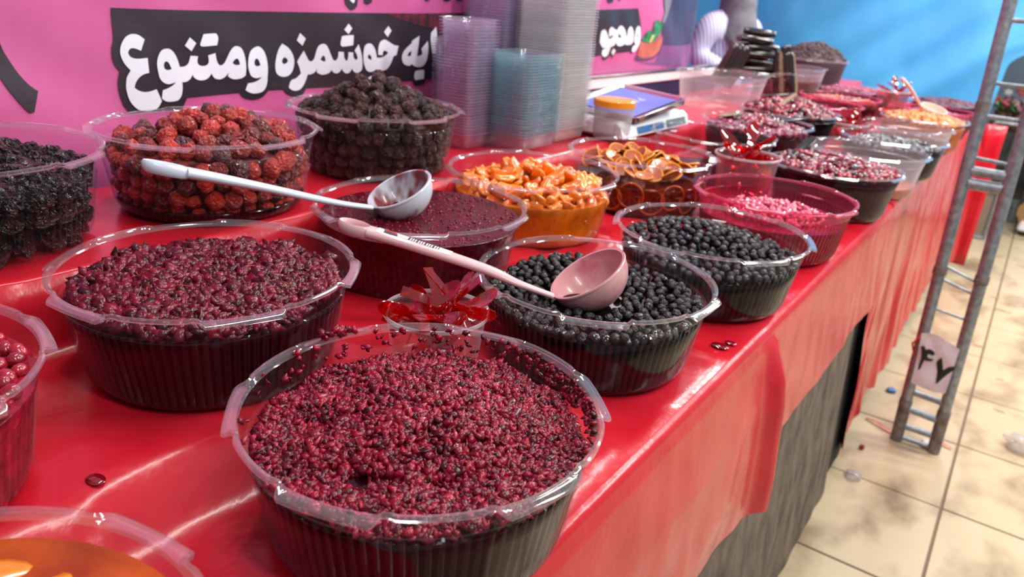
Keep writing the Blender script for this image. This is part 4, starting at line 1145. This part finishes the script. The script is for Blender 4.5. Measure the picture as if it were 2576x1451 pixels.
stack(-1.075, 1.335, .075, .105, Z3, 1.112, .0056, M_boxl, 'clear lilac lid in the low stack nearest the banner', 'lids in the stack nearest the banner', 3)
stack(-1.062, 1.480, .130, .150, Z3, 1.300, .0060, M_boxl, 'clear box in the tall middle stack against the banner', 'boxes in the tall middle stack', 4)
stack(-.928, 1.500, .135, .150, Z3, 1.275, .0058, M_boxw, 'bright clear box in the tall right stack next to the orange lidded jar', 'boxes in the tall right stack', 6)

# ------------------------------------------------------------------ jar with the orange lid
jar = empty('jar', (-.822, 1.615, Z3)); tag(jar, 'small clear jar with an orange lid before the scale', 'jar')
mb = MB(); mb.lathe([(0, .001), (.040, .001), (.043, .004), (.044, .02), (.046, .075)], 40); mb.build('jar_wall', plastic('jar_plastic', milky=.4, rough=.15, milk_col=(210, 205, 210)), jar)
mb = MB(); mb.lathe([(0, .012), (.036, .012), (.040, .006), (.041, .004), (.039, .002), (0, .002)], 32); mb.build('jar_residue', mat('jar_residue', (110, 50, 52), .4), jar)
mb = MB(); mb.lathe([(.047, .074), (.0495, .0745), (.050, .088), (.047, .0905), (.043, .0895), (.0, .0885)], 40); mb.build('lid', mat('orange_lid_plastic', (236, 150, 24), .3, (226, 134, 10), 20, coat=.3, sss=.1), jar)

# ------------------------------------------------------------------ kitchen scale
sc = empty('kitchen_scale', (-.885, 1.79, Z3)); tag(sc, 'white electronic scale with steel tray and blue plate behind the jar', 'scale')
mb = MB(); mb.box(-.10, .085, -.20, .19, .004, .040, .006); mb.build('scale_body', M_white, sc)
mb = MB()
pv = [(.085, -.20, .010), (.085, .19, .010), (.085, .19, .040), (.085, -.20, .040), (.108, -.20, .006), (.108, .19, .006), (.100, .19, .030), (.100, -.20, .030)]
mb.add(pv, [(4, 5, 6, 7), (0, 4, 7, 3), (1, 2, 6, 5), (3, 7, 6, 2), (0, 1, 5, 4)]); fr = mb.build('front_panel', M_white, sc, smooth=False)
mb = MB(); mb.add([(.1085, .05, .009), (.1085, .17, .009), (.1020, .17, .027), (.1020, .05, .027)], [(0, 1, 2, 3)]); mb.build('display', mat('grey_display_glass', (112, 124, 128), .1), fr)
mb = MB(); mb.add([(.1085, -.12, .010), (.1085, .03, .010), (.1025, .03, .026), (.1025, -.12, .026)], [(0, 1, 2, 3)]); mb.build('keypad', mat('blue_keypad', (40, 110, 190), .3, (70, 90, 110), 90), fr)
mb = MB(); mb.box(-.05, .05, -.06, .06, .038, .052, .003); mb.build('tray_support', M_black, sc)
c_b, c_r, c_f = Vector((-.987, 1.962, .992)), Vector((-.767, 1.927, .982)), Vector((-.775, 1.636, .952))
c_l = c_b + c_f - c_r
off = Vector(sc.location)
ex = (c_r - c_b); ey = (c_b - c_l); nrm = ex.cross(ey).normalized()
def tp(u, v, h): return c_l + ex * u + ey * v + nrm * h - off
mb = MB()
rings = []
for ins, h in ((0, -.012), (0, 0), (.004, .001), (.03, .0005), (.045, -.006), (.5, -.006)):
    P = []
    for k in range(4):
        for q in range(4):
            a = PI / 2 * k + PI / 2 * q / 3
            cr_ = max(.001, .10 - ins)
            u = .5 + ((.5 - ins - cr_) * (1 if k in (0, 3) else -1) + cr_ * math.cos(a)) if ins < .5 else .5
            v = .5 + ((.5 - ins - cr_) * (1 if k in (0, 1) else -1) + cr_ * math.sin(a)) if ins < .5 else .5
            P.append(tp(u, v, h))
    rings.append(P)
V = [p for r in rings for p in r]; Fq = [(i * 16 + k, i * 16 + (k + 1) % 16, (i + 1) * 16 + (k + 1) % 16, (i + 1) * 16 + k) for i in range(5) for k in range(16)]
mb.add(V, Fq); tray = mb.build('steel_tray', M_steel, sc)
mb = MB(); mb.add([tp(.10, .10, -.004), tp(.90, .10, -.004), tp(.90, .90, -.004), tp(.10, .90, -.004)], [(0, 1, 2, 3)])
pl = mb.build('blue_plate', mat('blue_plate_film', (74, 96, 190), .4, (88, 108, 200), 8), tray)
# block letters on the plate
M_pw = mat('plate_white_print', (206, 212, 240), .5)
def stroke(segs, u0, v0, su, sv, name='plate_letter'):
    mm = MB()
    for (x0, y0, x1, y1) in segs:
        a = Vector((x0, y0)); b = Vector((x1, y1)); d = (b - a).normalized(); n2 = Vector((-d.y, d.x)) * .10
        a -= d * .06; b += d * .06
        q = [a + n2, b + n2, b - n2, a - n2]
        mm.add([tp(u0 + p.y * -su, v0 + p.x * sv, -.0034) for p in q], [(0, 1, 2, 3)])
    return mm.build(name, M_pw, pl, smooth=False)
LET = {'P': [(0, 0, 0, 1), (0, 1, .6, 1), (.6, 1, .6, .5), (.6, .5, 0, .5)], 'A': [(0, 0, .3, 1), (.3, 1, .6, 0), (.15, .4, .45, .4)], 'N': [(0, 0, 0, 1), (0, 1, .6, 0), (.6, 0, .6, 1)], 'D': [(0, 0, 0, 1), (0, 1, .4, 1), (.4, 1, .6, .7), (.6, .7, .6, .3), (.6, .3, .4, 0), (.4, 0, 0, 0)]}
for i, ch in enumerate('PAND'):
    stroke([(1 - x0, 1 - y0, 1 - x1, 1 - y1) for (x0, y0, x1, y1) in LET[ch]], .62, .60 - i * .085, .10, .075)

# ------------------------------------------------------------------ dark fruit bars
bm_ = MB(); bm_.box(-.5, .5, -.5, .5, -.5, .5)
def bar_mesh():
    mb = MB(); L, w, h = .5, .5, .5
    mb.box(-L, L, -w, w, -h, h, .12); return mb.mesh('bar', True, 50)
BAR = bar_mesh(); BAR.materials.append(M_leather)
M_lred = mat('dark_red_fruit_leather', (46, 12, 12), .2, (84, 28, 24), 30, how='object', coat=.6); BARR = BAR.copy(); BARR.materials.clear(); BARR.materials.append(M_lred)
M_lgold = mat('gold_wrapper', (190, 160, 110), .3, (90, 100, 98), 20, coat=.5); BARG = BAR.copy(); BARG.materials.clear(); BARG.materials.append(M_lgold)
def bar(loc, dims, rot, label, group, me=BAR, cat='fruit bar', name='fruit_bar'):
    o = bpy.data.objects.new(name, me); COL.objects.link(o)
    o.location = loc; o.scale = dims; o.rotation_euler = rot
    return tag(o, label, cat, group)
rb = random.Random(21)
bx, by = AA[0], AA[1]
AX = math.atan2(.575, .815)   # bars mostly lie across the view
GB = 'dark fruit bars piled in the tub'
for lev in range(7):
    n_ = (4, 4, 3, 3, 2, 2, 1)[lev]
    for k in range(n_):
        t_ = (k - (n_ - 1) / 2) * .034
        a = AX + rb.uniform(-.22, .22)
        bar((bx - math.sin(AX) * t_ + rb.uniform(-.012, .012), by + math.cos(AX) * t_ + rb.uniform(-.012, .012), Z3 + .085 + .0245 * lev), (.150 - .006 * lev, .036, .023), (rb.uniform(-.12, .12), rb.uniform(-.1, .1), a), 'flat dark fruit bar lying in the tall pile', GB, BARR if rb.random() < .35 else BAR)
vx, vy = math.cos(AX), math.sin(AX)
for k, (sx, lean_, zz, me) in enumerate(((-.118, -.42, .09, BARR), (-.095, -.38, .085, BAR), (-.080, -.33, .075, BAR), (.075, .12, .065, BAR), (.092, .20, .06, BARG), (.108, .26, .055, BAR), (.122, .30, .05, BARG), (.098, .24, .10, BAR))):
    q = Vector((vx, vy, 0)) * sx + Vector((vy, -vx, 0)) * (.055 + .01 * (k % 3))
    o = bar((bx + q.x, by + q.y, Z3 + .075 + zz * .5), (.036, .022, .150), (0, 0, 0), 'dark fruit bar leaning upright against the tall pile', 'fruit bars leaning on the pile', me)
    o.rotation_euler = Matrix.Rotation(AX, 3, 'Z').to_4x4().to_quaternion().to_euler()
    o.rotation_mode = 'QUATERNION'
    o.rotation_quaternion = Quaternion((0, 0, 1), AX) @ Quaternion((0, 1, 0), -lean_)
# strips of fruit leather standing in tubs
GS = 'dark leather strips standing in the fruit tubs'
def strip(p0, p1, w, label, me=BAR):
    p0, p1 = Vector(p0), Vector(p1); d = p1 - p0
    o = bar((p0 + p1) / 2, (d.length, w, .006), (0, 0, 0), label, GS, me, 'leather strip', 'leather_strip')
    o.rotation_mode = 'QUATERNION'; o.rotation_quaternion = d.to_track_quat('X', 'Z')
strip((P_[0] - .10, P_[1] - .02, P_[2] + .105), (P_[0] - .075, P_[1] + .075, P_[2] + .150), .022, 'wet black leather strip standing out of the mixed fruit tub')
strip((U[0] - .09, U[1] - .055, U[2] + .112), (U[0] - .04, U[1] - .02, U[2] + .122), .022, 'short dark strip lying on the rim of the purple fruit tub', BARG)
strip((U[0] + .045, U[1] + .03, U[2] + .110), (U[0] + .105, U[1] + .085, U[2] + .122), .020, 'grey strip across the right side of the purple fruit tub')
strip((V_[0] - .03, V_[1] - .09, V_[2] + .108), (V_[0] + .015, V_[1] - .03, V_[2] + .160), .020, 'pale brown strip leaning up the dark fruit heap', BARG)
strip((V_[0] - .09, V_[1] - .02, V_[2] + .140), (V_[0] - .01, V_[1] + .05, V_[2] + .152), .022, 'dark green strip lying on top of the dark fruit heap')

# ------------------------------------------------------------------ ladder frame with the paper sign
lad = empty('ladder_frame', (-.03, 2.38, 0)); tag(lad, 'grey galvanised steel ladder frame standing at the table corner', 'ladder frame')
def rail(x0, x1, y, z1, w, nm):
    mb = MB(); mb.sweep([(x0 + .03 + (x1 - x0) * k / 10, y - 2.38, z1 * k / 10) for k in range(11)], w, w, up=(0, 1, 0), n=12)
    return mb.build(nm, M_metal, lad)
def lx(z): return -.093 - .036 * z
def rx(z): return .012 - .036 * z
H_L = 2.3
rail(lx(0), lx(H_L), 2.38, H_L, .0165, 'rail'); rail(rx(0), rx(H_L), 2.38, H_L, .0165, 'rail')
for z, nm in ((.56, 'joint_collar'), (.13, 'joint_collar'), (1.02, 'joint_collar')):
    for fx in (lx, rx):
        mb = MB(); mb.sweep([(fx(z) + .03, 0, z - .012), (fx(z) + .03, 0, z + .012)], .0185, up=(0, 1, 0), n=12); mb.build(nm, M_rust, lad)
for fx in (lx, rx):
    mb = MB(); mb.sweep([(fx(0) + .03, 0, .0005), (fx(.12) + .03, 0, .12)], .0178, up=(0, 1, 0), n=12); mb.build('rusty_foot', M_rust, lad)
for z, rad, dz in ((.012, .007, 0), (.052, .010, 0), (.112, .011, -.006), (.170, .010, -.004), (.356, .004, -.012), (.445, .004, -.01), (.535, .004, -.02), (.575, .004, -.025), (.815, .016, .0), (.850, .013, .0), (.885, .005, -.004), (.995, .006, 0), (1.080, .005, 0), (1.235, .006, 0), (1.5, .012, 0), (1.9, .012, 0)):
    mb = MB(); mb.sweep([(lx(z) + .03 + .012, 0, z), (rx(z) + .03 - .012, 0, z + dz)], rad, up=(0, 1, 0), n=10)
    mb.build('rung', M_metal, lad)
M_paper2 = mat('sign_paper', (222, 212, 220), .6, (206, 192, 204), 12, bump=.3, bscale=14)
M_ink2 = mat('black_marker', (24, 20, 24), .5)
sg = empty('paper_sign', (0, 0, 0)); tag(sg, 'white paper sign with two black digits hung on the ladder frame', 'sign')
def sgn(a, b, d): return (a, 2.358 - .006 * nz(a * 30, b * 20, 4) - d, b)
for kind_, outer in SIGN:
    o = print_shape('sheet' if kind_ == 'paper' else 'digit', catmull(outer, 3), [], lambda a, b, d=(0 if kind_ == 'paper' else .0010): sgn(a, b, d), M_paper2 if kind_ == 'paper' else M_ink2, sg, 3)

# ------------------------------------------------------------------ seller behind the table
M_skin = mat('skin', (196, 148, 126), .5, sss=.1)
def stripes(name, ca, cb, freq):
    m = mat(name, ca, .7); nt = m.node_tree; N = nt.nodes; b = N['Principled BSDF']
    tc = N.new('ShaderNodeTexCoord'); wt = N.new('ShaderNodeTexWave'); wt.inputs['Scale'].default_value = freq; wt.inputs['Distortion'].default_value = .35; wt.inputs['Detail Scale'].default_value = .6
    wt.bands_direction = 'X'
    mp = N.new('ShaderNodeMapping'); mp.inputs['Rotation'].default_value = (0, .25, .5); mp.inputs['Scale'].default_value = (1, 1, 1)
    nt.links.new(tc.outputs['Object'], mp.inputs['Vector']); nt.links.new(mp.outputs[0], wt.inputs['Vector'])
    rp = N.new('ShaderNodeValToRGB'); rp.color_ramp.elements[0].color = lin(ca); rp.color_ramp.elements[1].color = lin(cb); rp.color_ramp.elements[0].position = .35; rp.color_ramp.elements[1].position = .6
    nt.links.new(wt.outputs['Fac'], rp.inputs['Fac']); nt.links.new(rp.outputs['Color'], b.inputs['Base Color'])
    return m
M_shirt = stripes('striped_lavender_shirt', (150, 148, 184), (206, 206, 232), 16)
M_scarf = mat('grey_scarf', (112, 112, 120), .8, (92, 92, 100), 14, bump=.4, bscale=60)
M_trous = mat('dark_trousers', (40, 42, 56), .8)
def skin_mesh(name, verts, edges, radii, root, m_, parent, sub=2):
    me = bpy.data.meshes.new(name); me.from_pydata(verts, edges, []); me.materials.append(m_)
    o = link(bpy.data.objects.new(name, me), parent)
    sk = o.modifiers.new('skin', 'SKIN')
    for i, r in enumerate(radii):
        d = me.skin_vertices[0].data[i]
        d.radius = r if isinstance(r, tuple) else (r, r); d.use_root = (i == root)
    sk.use_smooth_shade = True
    s2 = o.modifiers.new('smooth', 'SUBSURF'); s2.levels = sub; s2.render_levels = sub
    return o
pe = empty('person', (-1.42, 3.94, 0), math.radians(66)); pe.scale = (.86, .86, 1); tag(pe, 'person in a striped lavender shirt and grey scarf standing behind the dark bars', 'person')
# local frame: x to the person's left hand side as seen, y away, front is -y
bodyV = [(0, 0, .78), (0, 0, .92), (0, -.02, 1.06), (0, -.03, 1.15), (0, -.045, 1.215), (0, -.07, 1.30), (0, -.075, 1.37),
         (-.15, -.01, 1.145), (-.20, .01, .96), (-.13, -.16, .90), (-.05, -.22, .93),
         (.15, -.02, 1.145), (.21, -.03, .97), (.20, -.16, .90), (.17, -.24, .93),
         (-.09, 0, .74), (-.10, 0, .42), (-.10, .02, .07), (-.10, -.10, .04), (.09, 0, .74), (.10, 0, .42), (.10, .02, .07), (.10, -.10, .04)]
bodyE = [(0, 1), (1, 2), (2, 3), (3, 4), (4, 5), (5, 6), (3, 7), (7, 8), (8, 9), (9, 10), (3, 11), (11, 12), (12, 13), (13, 14), (0, 15), (15, 16), (16, 17), (17, 18), (0, 19), (19, 20), (20, 21), (21, 22)]
bodyR = [(.12, .085), (.11, .08), (.11, .08), (.08, .06), .045, .075, .08, .036, .036, .030, .026, .036, .036, .034, .026, .085, .055, .04, .03, .085, .055, .04, .03]
skin_mesh('body', bodyV, bodyE, bodyR, 0, M_skin, pe)
shV = [(0, 0, .72), (0, 0, .90), (0, -.02, 1.05), (0, -.03, 1.135), (-.155, -.01, 1.135), (-.205, .01, .965), (-.14, -.15, .905), (.155, -.02, 1.135), (.215, -.03, .975), (.205, -.15, .905)]
shE = [(0, 1), (1, 2), (2, 3), (3, 4), (4, 5), (5, 6), (3, 7), (7, 8), (8, 9)]
shR = [(.17, .13), (.16, .125), (.17, .13), (.15, .12), .085, .072, .056, .085, .072, .056]
skin_mesh('shirt', shV, shE, shR, 0, M_shirt, pe)
trV = [(0, 0, .74), (-.09, 0, .70), (-.10, 0, .42), (-.10, .02, .08), (.09, 0, .70), (.10, 0, .42), (.10, .02, .08)]
skin_mesh('trousers', trV, [(0, 1), (1, 2), (2, 3), (0, 4), (4, 5), (5, 6)], [(.15, .11), .10, .075, .06, .10, .075, .06], 0, M_trous, pe)
# scarf: over the head and hanging in front
def scarf_rows():
    rows = []
    for j in range(14):
        t = j / 13
        row = []
        for i in range(33):
            a = 2 * PI * i / 32
            rx_ = .092 + .020 * smooth01((t - .45) / .5); ry_ = .105 + .02 * smooth01((t - .45) / .5)
            z = 1.335 - .26 * t
            z -= .10 * smooth01((t - .55) / .45) * max(0, -math.sin(a)) * (1 - .35 * abs(math.cos(a)))
            x = rx_ * math.cos(a); y = -.055 + ry_ * math.sin(a) - .03 * smooth01((t - .5) / .5)
            if t < .35 and math.sin(a) < -.45: y += .05 * (1 - t / .35); 
            w = .010 * nz(a * 3, t * 5, 2); row.append((x * (1 + w * 3), y * (1 + w), z + w))
        rows.append(row)
    return rows
mb = MB(); mb.grid(scarf_rows()); so = mb.build('scarf', M_scarf, pe, ang=None); so.modifiers.new('t', 'SOLIDIFY').thickness = .006
mb = MB(); V0, F0 = ICO3
mb.add([(p[0] * .102, -.062 + p[1] * .112 + (.03 if p[1] > 0 else 0) * 0, 1.365 + p[2] * .115) for p in V0 if True], [tuple(f) for f in F0])
# hood only on the back half of the head
keep = [f for f in mb.f if sum(mb.v[i][1] for i in f) / 3 > -.115 or sum(mb.v[i][2] for i in f) / 3 > 1.45]
mb.f = keep; mb.build('head_scarf', M_scarf, pe, ang=None)
M_eye = mat('dark_eye', (30, 22, 20), .3); M_lip = mat('lip', (160, 92, 86), .5)
for sx in (-1, 1):
    mb = MB(); mb.add([(sx * .030 + p[0] * .012, -.148 + p[1] * .008, 1.385 + p[2] * .007) for p in ICO2[0]], [tuple(f) for f in ICO2[1]]); mb.build('eye', M_eye, pe)
mb = MB(); mb.sweep([(0, -.150, 1.38), (0, -.166, 1.350), (0, -.152, 1.338)], [.007, .012, .008], n=8); mb.build('nose', M_skin, pe)
mb = MB(); mb.sweep([(-.022, -.146, 1.312), (0, -.153, 1.310), (.022, -.146, 1.312)], [.002, .006, .002], n=8); mb.build('mouth', M_lip, pe)

# ------------------------------------------------------------------ neighbouring stall, far right
dk = empty('dark_stand', (.02, 6.2, 0)); tag(dk, 'dark draped stand of the next stall behind the ladder frame', 'stand')
mb = MB(); mb.box(-.30, .03, -.25, .35, .16, .58, .01); mb.build('drape', mat('dark_olive_drape', (46, 46, 48), .8, (84, 80, 72), 9), dk)
for x in (-.28, .01):
    for y in (-.23, .33):
        mb = MB(); mb.box(x - .012, x + .012, y - .012, y + .012, 0, .17); mb.build('leg', M_metal, dk)
fr_ = empty('metal_trestle', (-.15, 5.30, 0)); tag(fr_, 'grey metal trestle frame on the floor beyond the table', 'trestle')
for (a, b) in (((-.07, 0, .012), (.07, 0, .012)), ((-.07, 0, .012), (-.055, 0, .72)), ((.07, 0, .012), (.075, 0, .72)), ((-.06, 0, .30), (.072, 0, .30)), ((-.056, 0, .70), (.074, 0, .70)), ((-.07, .3, .012), (.07, .3, .012)), ((-.07, 0, .012), (-.07, .3, .012)), ((.07, 0, .012), (.07, .3, .012))):
    mb = MB(); mb.sweep([a, b], .010, up=(0, 1, .01), n=8); mb.build('bar', M_metal, fr_)
mb = MB(); mb.box(-.06, .065, .005, .012, .03, .29); mb.build('panel', mat('brown_panel', (136, 116, 100), .6), fr_)
for (x, y, lab, s_) in ((.075, 5.60, 'white cabinet end with a brown stain standing on the aisle', 1), (.03, 6.42, 'grey white cabinet further down the aisle', 1)):
    cb = empty('white_cabinet', (x, y, 0)); tag(cb, lab, 'cabinet')
    mb = MB(); mb.box(0, .5, 0, .5, .03, .80, .012); mb.build('body', M_white if s_ == 1 and y < 6 else mat('grey_white_paint', (178, 182, 188), .5), cb)
    mb = MB(); mb.box(.02, .48, .02, .48, 0, .03); mb.build('plinth', M_black, cb)
    if y < 6:
        mb = MB(); mb.add([(.02 + .05 * math.cos(2*PI*i/16), -.001, .16 + .07 * math.sin(2*PI*i/16) * (1 + .3 * math.sin(3 * i))) for i in range(16)], [tuple(range(15, -1, -1))]); mb.build('stain', mat('rust_stain', (150, 110, 70), .7), cb)
# flowers on the dark stand
M_petal = [mat('white_petal', (236, 226, 220), .6), mat('pink_petal', (226, 120, 140), .6), mat('orange_petal', (214, 96, 60), .6)]
M_leaf = mat('green_leaf', (46, 96, 50), .5, (90, 140, 80), 30)
PET = []
for m_ in M_petal:
    mb = MB()
    for k in range(6):
        a = 2 * PI * k / 6
        mb.sweep([(0, 0, 0), (.5 * math.cos(a), .5 * math.sin(a), .25), (math.cos(a), math.sin(a), .15)], [.12, .34, .08], .05, n=6)
    me = mb.mesh('flower_head'); me.materials.append(m_); PET.append(me)
for vi, (px, py) in enumerate(((-.15, 6.03), (-.06, 6.10), (-.12, 6.38))):
    va = empty('flower_vase', (px - .06, py, .582)); tag(va, ('flower vase nearest the tarpaulin on the dark stand', 'flower vase nearest the aisle on the dark stand', 'rear flower vase on the dark stand')[vi], 'flowers')
    mb = MB(); mb.lathe([(0, 0), (.045, 0), (.06, .04), (.04, .10), (.05, .12)], 24); mb.build('vase', mat('brown_vase%d' % vi, (120, 76, 60), .3), va)
    rf = random.Random(vi)
    for k in range(16):
        o = link(bpy.data.objects.new('flower_head', rf.choice(PET)), va)
        o.location = (rf.uniform(-.11, .11), rf.uniform(-.10, .10), .14 + rf.uniform(0, .16)); o.scale = (.03,) * 3; o.rotation_euler = (rf.uniform(-.8, .8), rf.uniform(-.8, .8), 0)
    for k in range(12):
        a = rf.uniform(0, 6.3); mb = MB()
        mb.sweep([(0, 0, .10), (.06 * math.cos(a), .06 * math.sin(a), .16), (.12 * math.cos(a), .12 * math.sin(a), .15 + rf.uniform(-.04, .06))], [.004, .016, .002], .002, n=6); mb.build('leaf', M_leaf, va)

# ------------------------------------------------------------------ litter
M_foil = mat('red_foil_ribbon', (206, 40, 44), .2, (236, 150, 120), 60, metal=.4)
def ribbon(pts, label):
    mb = MB(); mb.sweep(pts, .005, .0008, n=6); tag(mb.build('foil_ribbon', M_foil), label, 'ribbon')
ribbon([(-.195, 2.445, .004), (-.16, 2.43, .010), (-.12, 2.41, .004), (-.105, 2.40, .004)], 'red foil ribbon between the drape and the ladder foot')
ribbon([(.0, 2.44, .003), (.03, 2.445, .006), (.055, 2.435, .003)], 'short red foil ribbon beyond the ladder foot')
ribbon([(-.11, 2.36, .36), (-.125, 2.355, .33), (-.115, 2.355, .30), (-.13, 2.352, .34)], 'red foil ribbon tied to the ladder rail above the sign')
def crumple(name, loc, s, m_, label, cat, seed, flat=.5):
    me = lump(seed, 3, .5, 2.2, (1, 1, flat), fine=.5); me.materials.append(m_)
    o = bpy.data.objects.new(name, me); COL.objects.link(o); o.location = loc; o.scale = (s,) * 3; tag(o, label, cat)
M_bag = plastic('crumpled_bag_plastic', milky=.25, rough=.1, gloss=1.6)
crumple('plastic_bag', (.235, 2.60, .018), .05, M_bag, 'crumpled clear plastic bag on the tiles', 'plastic bag', 3)
crumple('plastic_bag', (-.155, 2.06, .010), .022, M_bag, 'small clear plastic scrap on the floor by the skirt', 'plastic bag', 5)
crumple('wrapper', (-.165, 2.71, .007), .017, mat('blue_wrapper', (60, 120, 180), .3), 'small blue wrapper on the floor by the far drape', 'wrapper', 4)
crumple('paper_scrap', (-.012, 2.40, .012), .017, M_white, 'small white paper scrap at the ladder foot', 'paper scrap', 6)
crumple('cherry', (-.168, 2.24, .008), .008, M_plum, 'dropped dark red fruit on the floor by the drape', 'fruit', 8, 1)
# juice drops on the red sheet
M_drop = mat('juice_drop', (120, 8, 22), .05, coat=1)
for k, (x, y, s_) in enumerate(((-.545, .235, .007), (-.50, .262, .004), (-.455, .215, .003), (-.30, .60, .008), (-.285, .585, .005), (-.262, .95, .006), (-.27, .93, .009))):
    mb = MB(); mb.add([(p[0] * s_ * 1.4, p[1] * s_, max(0, p[2]) * s_ * .25) for p in ICO2[0]], [tuple(f) for f in ICO2[1]])
    o = mb.build('juice_drop', M_drop); o.location = (x, y, (Z2 if x < -.51 else Z1) - .001); tag(o, ('orange red juice drop before the left edge tub', 'small dark spot on the sheet left of the nearest tub', 'tiny spot on the sheet beside the nearest tub', 'juice stain on the sheet between nearest tub and ladle tub', 'small juice stain on the sheet near the ladle tub', 'juice stain near the sheet edge by the ladle tub', 'larger juice stain near the sheet edge by the heaped berries')[k], 'juice drop')
